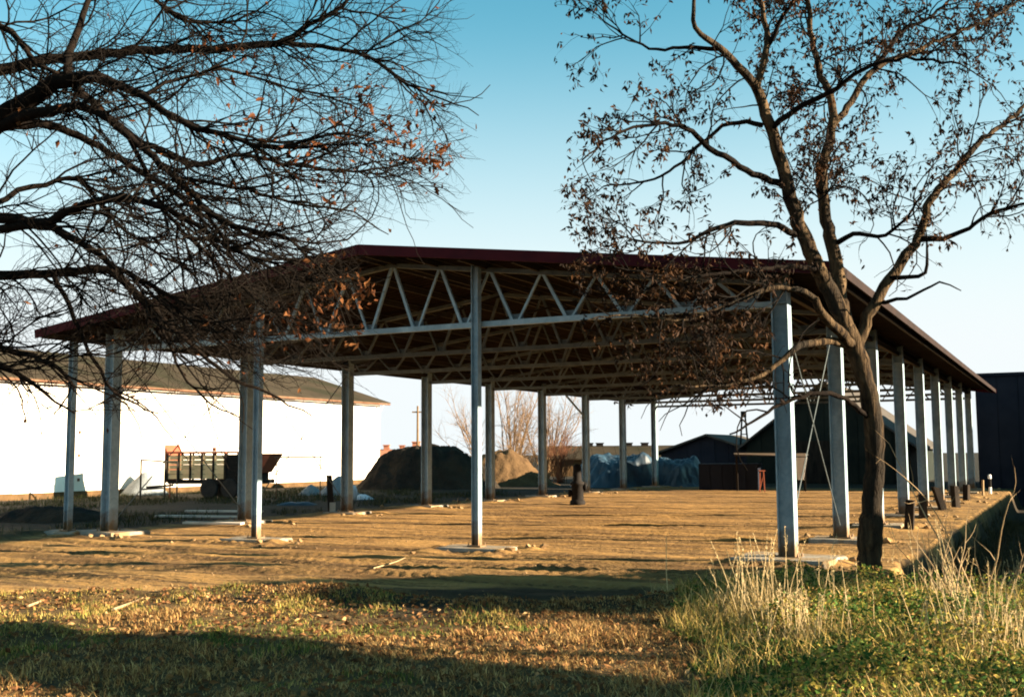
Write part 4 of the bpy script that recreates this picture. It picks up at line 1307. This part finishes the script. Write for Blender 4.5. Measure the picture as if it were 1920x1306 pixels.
def clutter():
    # planks on the yard left of the second column
    for k, (x, y, ln, rz, lab) in enumerate([(378, 972, 2.9, 0.12, 'long pale plank lying nearest the second left column'), (420, 962, 2.6, 0.02, 'pale plank lying just behind the nearest plank'), (400, 985, 1.7, 0.2, 'short pale plank lying on the lit sand edge')]):
        p = gpt(x, y)
        o = MB().box((-ln / 2, -0.12, 0.02), (ln / 2, 0.12, 0.07)).build('plank', M['plank'])
        o.location = p + np.array([0, 0, 0.03])
        o.rotation_euler = (0.03, 0.01, AZ - rz)
        tag(o, lab, 'plank', 'planks in the shaded yard')
    # stack of boards with bluish sheet behind post
    p = onground(560, 946)
    o = heap('plastic_sheet', 'crumpled light blue plastic sheet on the yard behind the gable post', 'plastic sheet', p, 1.2, 0.5, 0.28, M['tarp'], 31, 0.25, 0.7, AZ, 24)
    p = onground(655, 938)
    s = empty('paper_sack', p, AZ, label='pale upright sack behind the third left column', cat='sack')
    MB().lathe([(0.26, -0.02), (0.34, 0.1), (0.33, 0.45), (0.26, 0.62), (0.1, 0.68), (0.02, 0.66)], 12).build('bag', M['tarp_white'], s, True)
    p = onground(682, 936)
    heap('white_plastic_scraps', 'white plastic scraps lying at the foot of the dark soil heap', 'scraps', p, 0.8, 0.5, 0.28, M['tarp_white'], 37, 0.5, 0.8, AZ, 22)
    p = onground(620, 962)
    b = empty('leaning_board', p, AZ, label='dark board leaning beside the third left column', cat='board')
    MB().prism([(-0.09, 0.0), (0.13, 0.0), (0.02, 1.25), (-0.16, 1.25)], 0.06).build('board_panel', M['black_wood'], b)
    MB().box((-0.03, -0.05, -0.02), (0.16, 0.0, 0.36)).build('pale_block', M['plank'], b)
    # dark iron standpipe on the sand
    p = gpt(1083, 945)
    h = empty('iron_standpipe', p, AZ, label='black iron standpipe with side outlets standing on the sand inside the hall', cat='standpipe')
    MB().lathe([(0.29, -0.05), (0.29, 0.12), (0.25, 0.16), (0.22, 0.18)], 14).build('base', M['iron'], h, True)
    MB().lathe([(0.21, 0.13), (0.23, 0.2), (0.23, 0.72), (0.27, 0.74), (0.27, 0.82), (0.20, 0.86), (0.165, 0.92), (0.155, 1.44), (0.06, 1.52)], 16).build('body', M['iron'], h, True)
    for s in (-1, 1):
        axm = np.array([[0, 1, 0], [0, 0, 1], [s, 0, 0.0]])
        z = 0.42 if s < 0 else 0.66
        MB().lathe([(0.10, 0.12), (0.10, 0.24), (0.14, 0.25), (0.14, 0.34), (0.05, 0.36)], 12, (0, 0, z), axm).build('outlet', M['iron'], h, True)
    # short dark posts along the right-hand row
    for k, (x, y, hh, ln, lab) in enumerate([
            (1704, 990, 0.68, 0.06, 'short dark timber post, nearest of the row by the right columns'),
            (1732, 971, 0.66, -0.03, 'short dark timber post, second nearest by the right columns'),
            (1771, 957, 0.75, -0.3, 'short dark timber post leaning left, third by the right columns'),
            (1793, 951, 0.72, -0.05, 'short dark timber post, fourth by the right columns'),
            (1812, 938, 0.60, 0.05, 'short dark timber post, fifth and farthest by the right columns')]):
        p = gpt(x, y)
        e = empty('timber_post', p, 0.3 * k, label=lab, cat='post', group='short posts along the right columns')
        MB().prism([(-0.11, -0.1), (0.11, -0.1), (0.10 + ln, hh), (-0.09 + ln, hh + 0.03)], 0.2, (0, -0.1, 0)).build('shaft', M['black_wood'], e)
    p = gpt(1843, 928)
    e = empty('stake', p, label='thin bare stake near the far right end of the sand', cat='stake')
    MB().tube([(0, 0, -0.1), (0.02, 0, 0.66)], 0.05, 6).build('shaft', M['stick'], e)
    p = gpt(1857, 925)
    e = empty('marker_post', p, label='marker post with white top and foot at the far right sand edge', cat='post')
    MB().tube([(0, 0, -0.1), (0, 0, 0.3)], 0.06, 8).build('foot', M['white_paint'], e)
    MB().tube([(0, 0, 0.301), (0, 0, 0.66)], 0.062, 8).build('shaft', M['iron'], e)
    MB().lathe([(0.05, 0.66), (0.075, 0.7), (0.075, 0.8), (0.04, 0.86)], 10).build('cap', M['white_paint'], e)
    # sticks on the grass
    for x1, y1, x2, y2, r0, lab in [(212, 1147, 292, 1114, 0.022, 'bleached stick lying across the grass near the sand lip'), (52, 1140, 112, 1113, 0.016, 'shorter stick at the far left of the grass'), (340, 1104, 366, 1124, 0.013, 'thin crooked twig at the edge of sand and grass'), (700, 1068, 760, 1050, 0.012, 'thin twig on the tyre-tracked sand')]:
        a, b_ = gpt(x1, y1), gpt(x2, y2)
        mid = (a + b_) / 2 + np.array([0.03, 0.05, 0.02])
        P, R_ = smooth_path([a + [0, 0, .03], mid + [0, 0, .02], b_ + [0, 0, .05]], [r0, r0 * 0.8, r0 * 0.5], 0.1)
        o = MB().tube(P - a, R_, 6).build('stick', M['stick'])
        o.location = a
        tag(o, lab, 'stick', 'sticks on the ground')
    # clods and stones round the footings
    r = np.random.default_rng(77)
    mb = MB()
    ico = np.array([(0, 0, 1), (.89, 0, .45), (.28, .85, .45), (-.72, .53, .45), (-.72, -.53, .45), (.28, -.85, .45), (.72, .53, -.45), (-.28, .85, -.45), (-.89, 0, -.45), (-.28, -.85, -.45), (.72, -.53, -.45), (0, 0, -1)])
    tri = [(0, 1, 2), (0, 2, 3), (0, 3, 4), (0, 4, 5), (0, 5, 1), (1, 6, 2), (2, 7, 3), (3, 8, 4), (4, 9, 5), (5, 10, 1), (6, 7, 2), (7, 8, 3), (8, 9, 4), (9, 10, 5), (10, 6, 1), (11, 7, 6), (11, 8, 7), (11, 9, 8), (11, 10, 9), (11, 6, 10)]
    spots = [(x, i * L) for x in (0.0, W) for i in range(9)] + [(s * W, -0.2) for s in (-0.07, 0.288, 0.629)]
    for sx, sy in spots:
        for _ in range(7):
            dx, dy = r.uniform(0.55, 1.6) * r.choice([1, 1, 1, -1]), r.uniform(-1.2, 1.0)
            s = r.uniform(0.02, 0.085)
            x, y = sx + dx, sy + dy
            v = ico * s * (1 + 0.25 * r.standard_normal((12, 1))) * np.array([1.2, 1, 0.75])
            mb.add(v + [x, y, float(height(x, y)) + s * 0.35], None, tri)
    for _ in range(900):
        x, y = r.uniform(1, 18.2), r.uniform(-8, 12)
        if sdist(np.array([x]), np.array([y]), SANDP)[0] < 0.1: continue
        s = r.uniform(0.006, 0.02)
        v = ico * s * (1 + 0.25 * r.standard_normal((12, 1))) * np.array([1.2, 1, 0.75])
        mb.add(v + [x, y, float(height(x, y)) + s * 0.3], None, tri)
    tag(mb.build('clods', M['clod']), 'loose sand clods and stones scattered on the sand', 'clods', kind='stuff')


clutter()


# ------------------------------------------------------------------ shrubs in the background
def shrub(name, label, px, py, seed, hgt, spread, n, mat_, lean=(0, 0, 0), dens=3.0, rr=0.03, cat='shrub', off=0.0):
    r = np.random.default_rng(seed)
    p = onground(px, py) + FW * off
    root = empty(name, p, label=label, cat=cat)
    stems = []
    mb = MB()
    for k in range(n):
        a = r.uniform(0, 2 * math.pi)
        d = np.array([math.cos(a) * spread * r.random(), math.sin(a) * spread * r.random(), 1.0]) + np.array(lean)
        st, sr = wander(np.array([0.3 * spread * r.standard_normal(), 0.3 * spread * r.standard_normal(), -0.05]), d, hgt * r.uniform(0.6, 1.1), 9, r, 0.06, np.array([0, 0, 0.03]), rr * r.uniform(0.7, 1.3), rr * 0.2)
        mb.tube(st, sr, 5, False)
        stems.append((st, sr))
    mb.build('stems', mat_, root, True)
    tw, tips = MB(), []
    ramify(stems, r, [(dens, hgt * 0.15, hgt * 0.38, 0.1, np.array([0, 0, 0.05]), rr * 0.4, 4, 0.3, 0.8, 0.25), (dens * 1.3, hgt * 0.07, hgt * 0.16, 0.1, np.array([0, 0, 0.03]), rr * 0.25, 3, 0.3, 0.9, 0.1)], tw, tips)
    tw.build('twigs', mat_, root)['kind'] = 'stuff'
    return root


shrub('bare_shrub', 'tall bare tan multi-stemmed shrub behind the brown heap', 960, 912, 3, 7.4, 0.55, 18, M['shrub_tan'], (0.05, 0, 0), 2.2, 0.05, off=12)
shrub('bare_shrub', 'tall bare tan shrub behind the sixth left column', 1035, 908, 4, 7.2, 0.6, 18, M['shrub_tan'], (0.1, 0, 0), 2.2, 0.05, off=13)
shrub('bare_shrub', 'sparse bare shrub leaning left on the right end of the dark soil heap', 905, 905, 5, 7.4, 0.45, 8, M['shrub_tan'], (-0.45, -0.1, 0), 1.8, 0.05, off=11)
shrub('hedge_shrub', 'dense low reddish bare hedge left of the seventh left column', 1062, 914, 6, 3.2, 0.7, 44, M['shrub_red'], (0, 0, 0), 4.5, 0.022, cat='hedge', off=10)
shrub('hedge_shrub', 'dense low tan bare hedge behind the brown heap', 985, 914, 9, 2.9, 0.75, 44, M['shrub_tan'], (0, 0, 0), 4.5, 0.022, cat='hedge', off=10)


# ------------------------------------------------------------------ unseen trees added outside the frame to shade grass and sand
def shade_tree(name, label, shade, dist, radii, seed, trunk=True):
    """dense small tree placed so that its crown shades the ground spot `shade`"""
    r = np.random.default_rng(seed)
    sd_ = np.array([math.cos(SUN_AZ), math.sin(SUN_AZ)])
    x, y = np.array(shade) + sd_ * dist
    zc = dist * math.tan(SUN_EL)
    root = empty(name, (x, y, 0), SUN_AZ, label=label, cat='tree')
    pts, rd = wander(np.array([0, 0, -0.2]), np.array([0, 0, 1.0]), zc + 0.2, 8, r, 0.03, np.array([0, 0, 0.1]), 0.11, 0.05)
    MB().tube(pts, rd, 8).build('trunk', M['bark_dark'], root, True)
    rad = np.array(radii)
    n = int(6500 * (radii[0] * radii[1] + radii[1] * radii[2] + radii[0] * radii[2]))
    d = r.standard_normal((n, 3))
    d /= np.linalg.norm(d, axis=1)[:, None]
    k = 0.72 + 0.75 * vnoise(d[:, 0] * 2.2 + 9, d[:, 1] * 2.2 + d[:, 2] * 3.1, seed)
    pos = d * rad * (k * r.random(n) ** 0.45)[:, None] + [0, 0, zc]
    br = MB()
    for i in range(14):
        e = d[i] * rad * 0.75 + [0, 0, zc]
        p0 = pts[r.integers(4, 8)]
        br.tube([p0, (p0 + e) / 2 + 0.08 * r.standard_normal(3), e], [0.035, 0.022, 0.008], 5, False)
    br.build('branches', M['bark_dark'], root)
    mb = MB()
    scatter_leaves(mb, pos, r.standard_normal((n, 3)), r, 0.2, 0.12)
    mb.build('crown', M['needle'], root)['kind'] = 'stuff'


shade_tree('sand_shade_tree', 'added flat-crowned small tree, unseen, shading the near edge of the sand', (14.2, -5.7), 14.0, (1.0, 1.9, 0.62), 1)
shade_tree('sand_shade_tree', 'added small dense tree, unseen, shading the sand farther left', (12.2, -5.9), 17.0, (0.7, 0.75, 0.42), 4)
shade_tree('trunk_shade_bush', 'added low dense bush, unseen, shading the foot of the leaning tree', (18.0, -2.2), 9.0, (0.9, 1.15, 0.62), 5)
shade_tree('grass_shade_tree', 'added round-crowned small tree, unseen, farthest right, shading the left foreground', (10.0, -11.8), 21.0, (0.9, 0.62, 0.95), 2)
shade_tree('grass_shade_tree', 'added round-crowned small tree, unseen, shading the middle of the foreground', (14.4, -11.75), 17.0, (0.7, 0.95, 0.6), 3)
shade_tree('grass_shade_tree', 'added smallest round-crowned tree, unseen, shading the grass at the bottom', (16.3, -11.9), 14.0, (0.5, 0.8, 0.42), 6)


# ------------------------------------------------------------------ grass, weeds, litter
def blades(pos, hgt, lean, width, colr, r, mb, segs=2):
    """curved grass blades, joined into mb"""
    n = len(pos)
    a = r.uniform(0, 2 * math.pi, n)
    ld = np.stack([np.cos(a), np.sin(a), np.zeros(n)], 1)
    sd = np.stack([-np.sin(a), np.cos(a), np.zeros(n)], 1)
    vs = []
    for k in range(segs + 1):
        u = k / segs
        c = pos + np.stack([np.zeros(n), np.zeros(n), hgt * u * (1 - 0.25 * lean * u)], 1) + ld * (hgt * lean * u * u)[:, None]
        if k < segs:
            w = (width * (1 - 0.6 * u))[:, None]
            vs += [c - sd * w, c + sd * w]
        else: vs.append(c)
    v = np.stack(vs, 1)
    m_ = v.shape[1]
    base = np.arange(n)[:, None, None] * m_
    q = [(2 * k, 2 * k + 1, 2 * k + 3, 2 * k + 2) for k in range(segs - 1)]
    t = [(2 * segs - 2, 2 * segs - 1, 2 * segs)]
    mb.add(v.reshape(-1, 3), (base + np.array(q)[None]).reshape(-1, 4) if q else None, (base + np.array(t)[None]).reshape(-1, 3), np.repeat(colr, m_, 0))


def pick(cols, w, n, r, var=0.25):
    c = np.array(cols)[r.choice(len(cols), n, p=np.array(w) / np.sum(w))]
    return np.clip(c * (1 + var * r.standard_normal((n, 1))), 0.005, 1)


def in_view(x, y, m=60):
    v = np.stack([x, y, np.zeros_like(x)], 1) - CAM
    z = v @ CF
    px, py = 960 + FPX * (v @ CR) / z, 653 - FPX * (v @ CU) / z
    return (z > 2) & (px > -250) & (px < 2200) & (py < 1306 + 250)


def vegetation():
    r = np.random.default_rng(99)
    N = 560000
    x, y = r.uniform(3, 24, N), r.uniform(-14.5, 0.8, N)
    sand, grass, ditch, sd, wx = masks(x, y)
    keep = in_view(x, y) & (grass > 0.35)
    x, y, sd, wx = x[keep], y[keep], sd[keep], wx[keep]
    weed = x > wx + 0.5 * fbm(x, y, 2, 71)
    patch = fbm(x * 0.7, y * 0.7, 3, 61)
    leftness = np.clip((13.2 - x + 0.9 * (y + 10)) / 3.0, -1, 1)
    green = (~weed) & (patch + 0.22 * leftness > 0.02)
    dry = (~weed) & ~green
    # lawn
    g = np.where(green & (r.random(len(x)) < 0.75 * np.clip(0.5 + 2.4 * fbm(x * 1.6, y * 1.6, 3, 161), 0.06, 1.2)))[0]
    n = len(g)
    P = np.stack([x[g], y[g], height(x[g], y[g]) - 0.01], 1)
    mb = MB()
    cl_ = np.clip(0.5 + 2.2 * fbm(x[g] * 2.3, y[g] * 2.3, 3, 131), 0.05, 1.3)
    gr_ = sstep(-0.16, 0.2, fbm(x[g] * 0.9, y[g] * 0.9, 3, 137) - 0.06 * (y[g] + 10.2))[:, None]
    ca = pick([(0.40, 0.30, 0.08), (0.48, 0.35, 0.12), (0.24, 0.18, 0.05)], [3, 2, 2], n, r)
    cb = pick([(0.10, 0.13, 0.028), (0.17, 0.18, 0.04), (0.04, 0.07, 0.018)], [3, 2, 2], n, r)
    blades(P, (0.02 + 0.08 * cl_) * r.uniform(0.5, 1.2, n), r.uniform(0.15, 1.1, n), r.uniform(0.003, 0.006, n), np.where(r.random((n, 1)) < 0.15 + 0.75 * gr_, cb, ca), r, mb)
    tag(mb.build('lawn_grass', M['blade']), 'short yellow-green grass on the left of the foreground', 'grass', kind='stuff')
    # straw lying about
    g = np.where(dry & (r.random(len(x)) < 0.5))[0]
    n = len(g)
    P = np.stack([x[g], y[g], height(x[g], y[g])], 1)
    mb = MB()
    blades(P, (0.02 + 0.09 * np.clip(0.5 + 2 * fbm(x[g] * 2.6, y[g] * 2.6, 3, 141), 0, 1.3)) * r.uniform(0.6, 1.2, n), r.uniform(0.3, 1.8, n), r.uniform(0.003, 0.0065, n), pick([(0.40, 0.24, 0.085), (0.26, 0.135, 0.05), (0.5, 0.33, 0.13), (0.09, 0.045, 0.022)], [3, 3, 2, 2], n, r), r, mb)
    tag(mb.build('dry_straw', M['blade']), 'flattened brown straw covering the middle of the foreground', 'straw', kind='stuff')
    # fallen leaves
    g = np.where((~weed) & (r.random(len(x)) < 0.04) | ((sd > -1.2) & (r.random(len(x)) < 0.03)))[0]
    n = len(g)
    P = np.stack([x[g], y[g], height(x[g], y[g]) + 0.02], 1)
    mb = MB()
    D = r.standard_normal((n, 3)) * [1, 1, 0.25]
    scatter_leaves(mb, P, D, r, 0.075, 0.045, pick([(0.20, 0.10, 0.04), (0.13, 0.06, 0.026), (0.32, 0.2, 0.09)], [3, 3, 1], n, r))
    tag(mb.build('leaf_litter', M['blade']), 'brown fallen leaves scattered over the foreground grass', 'leaf litter', kind='stuff')
    # weeds on the right
    g = np.where(weed & (r.random(len(x)) < 0.55))[0]
    hw = 0.04 + 0.36 * np.clip(fbm(x[g] * 1.7, y[g] * 1.7, 3, 91) * 1.6 + 0.42, 0, 1) * sstep(0, 1.2, x[g] - wx[g])
    reps = 1
    zz = height(x[g], y[g])
    mb = MB()
    n = len(g)
    P = np.stack([x[g], y[g], zz + hw * r.random(n) ** 0.7], 1)
    D = r.standard_normal((n, 3)) * [1, 1, 0.5] + [0, 0, 0.15]
    yel = sstep(-0.2, 0.25, fbm(x[g] * 1.1, y[g] * 1.1, 3, 95))
    cg = pick([(0.05, 0.10, 0.02), (0.11, 0.15, 0.03), (0.03, 0.065, 0.016)], [3, 2, 2], n, r)
    cy = pick([(0.36, 0.28, 0.06), (0.28, 0.25, 0.05), (0.34, 0.20, 0.07)], [3, 2, 1.5], n, r)
    cc = np.where((r.random(n) < 0.12 + 0.5 * yel)[:, None], cy, cg)
    scatter_leaves(mb, P, D, r, 0.055, 0.03, cc)
    tag(mb.build('weeds', M['blade']), 'tangle of green and yellowing weeds in the lower right', 'weeds', kind='stuff')
    g2 = np.where(weed & (r.random(len(x)) < 0.5 * np.clip(0.6 + 2.5 * fbm(x * 1.2, y * 1.2, 3, 151), 0.05, 1.5)))[0]
    n = len(g2)
    P = np.stack([x[g2], y[g2], height(x[g2], y[g2])], 1)
    mb = MB()
    blades(P, r.uniform(0.08, 0.34, n) * (1 - 0.45 * sstep(-5.5, -3.5, y[g2])), r.uniform(0.15, 1.1, n), r.uniform(0.002, 0.005, n), pick([(0.44, 0.30, 0.09), (0.24, 0.20, 0.045), (0.5, 0.36, 0.14), (0.05, 0.075, 0.02)], [3, 1.6, 3, 2], n, r), r, mb, 3)
    tag(mb.build('rough_grass', M['blade']), 'long rough grass growing through the weeds', 'grass', kind='stuff')
    # weeds in the ditch strip and along its edge
    n = 26000
    xd, yd = 18.45 + 4.5 * r.random(n) ** 1.6, -3.5 + 32 * r.random(n) ** 1.8
    mb = MB()
    P = np.stack([xd, yd, height(xd, yd)], 1)
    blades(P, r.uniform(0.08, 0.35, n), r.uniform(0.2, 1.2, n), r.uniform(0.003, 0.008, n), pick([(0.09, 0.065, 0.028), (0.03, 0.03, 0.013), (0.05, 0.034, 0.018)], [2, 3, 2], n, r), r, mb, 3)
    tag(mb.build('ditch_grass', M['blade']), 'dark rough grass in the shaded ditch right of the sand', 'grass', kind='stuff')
    # scrub in the shaded yard
    n = 30000
    xd, yd = r.uniform(-20.5, -1.6, n), r.uniform(-4, 30, n)
    k = (fbm(xd * 0.4, yd * 0.4, 3, 33) > 0.0)
    xd, yd = xd[k], yd[k]
    n = len(xd)
    mb = MB()
    P = np.stack([xd, yd, height(xd, yd)], 1)
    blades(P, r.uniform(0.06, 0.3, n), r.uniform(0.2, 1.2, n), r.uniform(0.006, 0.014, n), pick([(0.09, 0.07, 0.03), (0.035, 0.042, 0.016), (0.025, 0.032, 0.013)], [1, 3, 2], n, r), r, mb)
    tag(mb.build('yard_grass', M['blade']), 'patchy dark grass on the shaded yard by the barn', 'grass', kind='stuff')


vegetation()


def tufts():
    r = np.random.default_rng(123)
    T_ = [(1398, 1165, 1.0, 22, 0.15, 'tall pale dry grass tuft left of the near right column'),
          (1452, 1158, 0.95, 16, 0.12, 'tall pale dry grass tuft in front of the near right column'),
          (1555, 1150, 0.9, 9, 0.15, 'thin dry grass tuft between the near right column and the tree'),
          (1500, 1200, 0.5, 40, 0.2, 'short straw-coloured tuft among the weeds below the column footing'),
          (1690, 1110, 0.8, 10, 0.2, 'sparse dry stalks just right of the tree trunk'),
          (1790, 1150, 1.0, 16, 0.3, 'dry stalks at the foot of the thin sapling'),
          (1835, 1225, 0.75, 40, 0.22, 'bushy straw-coloured tuft at the lower right'),
          (1905, 1110, 0.8, 18, 0.25, 'dry grass tuft at the right edge of the picture'),
          (1890, 1240, 0.5, 30, 0.25, 'low dry grass tuft in the lower right corner')]
    for px, py, hgt, n, sp, lab in T_:
        p = gpt(px, py)
        root = empty('dry_grass_tuft', p, label=lab, cat='grass tuft', group='tall dry grass tufts')
        st, hd, bl = MB(), MB(), MB()
        for k in range(n):
            b_ = np.array([sp * r.standard_normal(), sp * r.standard_normal(), -0.03])
            d = np.array([0.16 * r.standard_normal(), 0.16 * r.standard_normal(), 1])
            ln = hgt * r.uniform(0.6, 1.1)
            pts, rd = wander(b_, d, ln, 6, r, 0.045, np.zeros(3), 0.0038, 0.0018)
            st.tube(pts, rd, 4, False)
            m_ = 14
            u = r.random(m_)
            q0 = pts[-1][None] - (pts[-1] - pts[-2])[None] * (u * 1.5)[:, None]
            scatter_leaves(hd, q0, (pts[-1] - pts[-2])[None] * 6 + 0.35 * r.standard_normal((m_, 3)), r, 0.04, 0.008)
        nb = n * 5
        pos = np.stack([sp * 1.2 * r.standard_normal(nb), sp * 1.2 * r.standard_normal(nb), np.full(nb, -0.02)], 1)
        blades(pos, hgt * r.uniform(0.25, 0.7, nb), r.uniform(0.2, 1.0, nb), r.uniform(0.002, 0.005, nb), pick([(0.46, 0.34, 0.16), (0.36, 0.25, 0.1)], [2, 1], nb, r), r, bl, 3)
        st.build('stalks', M['straw'], root)['kind'] = 'stuff'
        hd.build('seed_heads', M['straw'], root)['kind'] = 'stuff'
        bl.build('blade_tuft', M['blade'], root)['kind'] = 'stuff'
    # single tall stalk left of the tufts
    p = gpt(1252, 1118)
    root = empty('dry_stalk', p, label='single tall dry stalk with a small pale tuft at its foot', cat='stalk')
    pts, rd = wander(np.zeros(3), np.array([-0.04, 0, 1]), 0.80, 6, r, 0.02, np.zeros(3), 0.007, 0.004)
    MB().tube(pts, rd, 5).build('stalk', M['straw'], root)
    bl = MB()
    nb = 90
    blades(np.stack([0.12 * r.standard_normal(nb), 0.1 * r.standard_normal(nb), np.full(nb, -0.01)], 1), r.uniform(0.08, 0.25, nb), r.uniform(0.3, 1.2, nb), r.uniform(0.003, 0.006, nb), pick([(0.46, 0.34, 0.16), (0.28, 0.24, 0.08)], [2, 1], nb, r), r, bl, 3)
    bl.build('blade_tuft', M['blade'], root)['kind'] = 'stuff'
    # brushwood saplings at the right
    for px, py, hgt, n, lean, sd_, lab in [(1838, 1140, 2.1, 3, (-0.10, 0, 0), 41, 'thin bare sapling standing in front of the far right columns'),
                                          (1765, 1125, 1.1, 6, (-0.1, 0, 0), 42, 'low bare brushwood between the tree and the sapling'),
                                          (1800, 1165, 1.2, 5, (0.1, 0, 0), 43, 'tangled brushwood right of the low brushwood'),
                                          (1880, 1130, 1.0, 6, (0.1, 0, 0), 44, 'sparse brushwood at the right edge by the ditch')]:
        p = gpt(px, py)
        rr_ = np.random.default_rng(sd_)
        root = empty('brushwood', p, label=lab, cat='shrub')
        mb, stems = MB(), []
        for k in range(n):
            d = np.array([0.35 * rr_.standard_normal(), 0.35 * rr_.standard_normal(), 1.0]) * (1 if n > 3 else 0.6) + np.array(lean) + [0, 0, 0.3]
            st, sr = wander(np.array([0.06 * rr_.standard_normal(), 0.06 * rr_.standard_normal(), -0.05]), d, hgt * rr_.uniform(0.6, 1.1), 9, rr_, 0.08, np.zeros(3), 0.012, 0.004)
            mb.tube(st, sr, 5, False)
            stems.append((st, sr))
        mb.build('stems', M['stick'], root)
        tw, tips = MB(), []
        ramify(stems, rr_, [(1.5, 0.25, 0.6, 0.12, np.zeros(3), 0.005, 4, 0.4, 1.0, 0.2), (1.6, 0.1, 0.25, 0.1, np.zeros(3), 0.0028, 3, 0.4, 1.0, 0.1)], tw, tips)
        tw.build('twigs', M['stick'], root)['kind'] = 'stuff'


tufts()
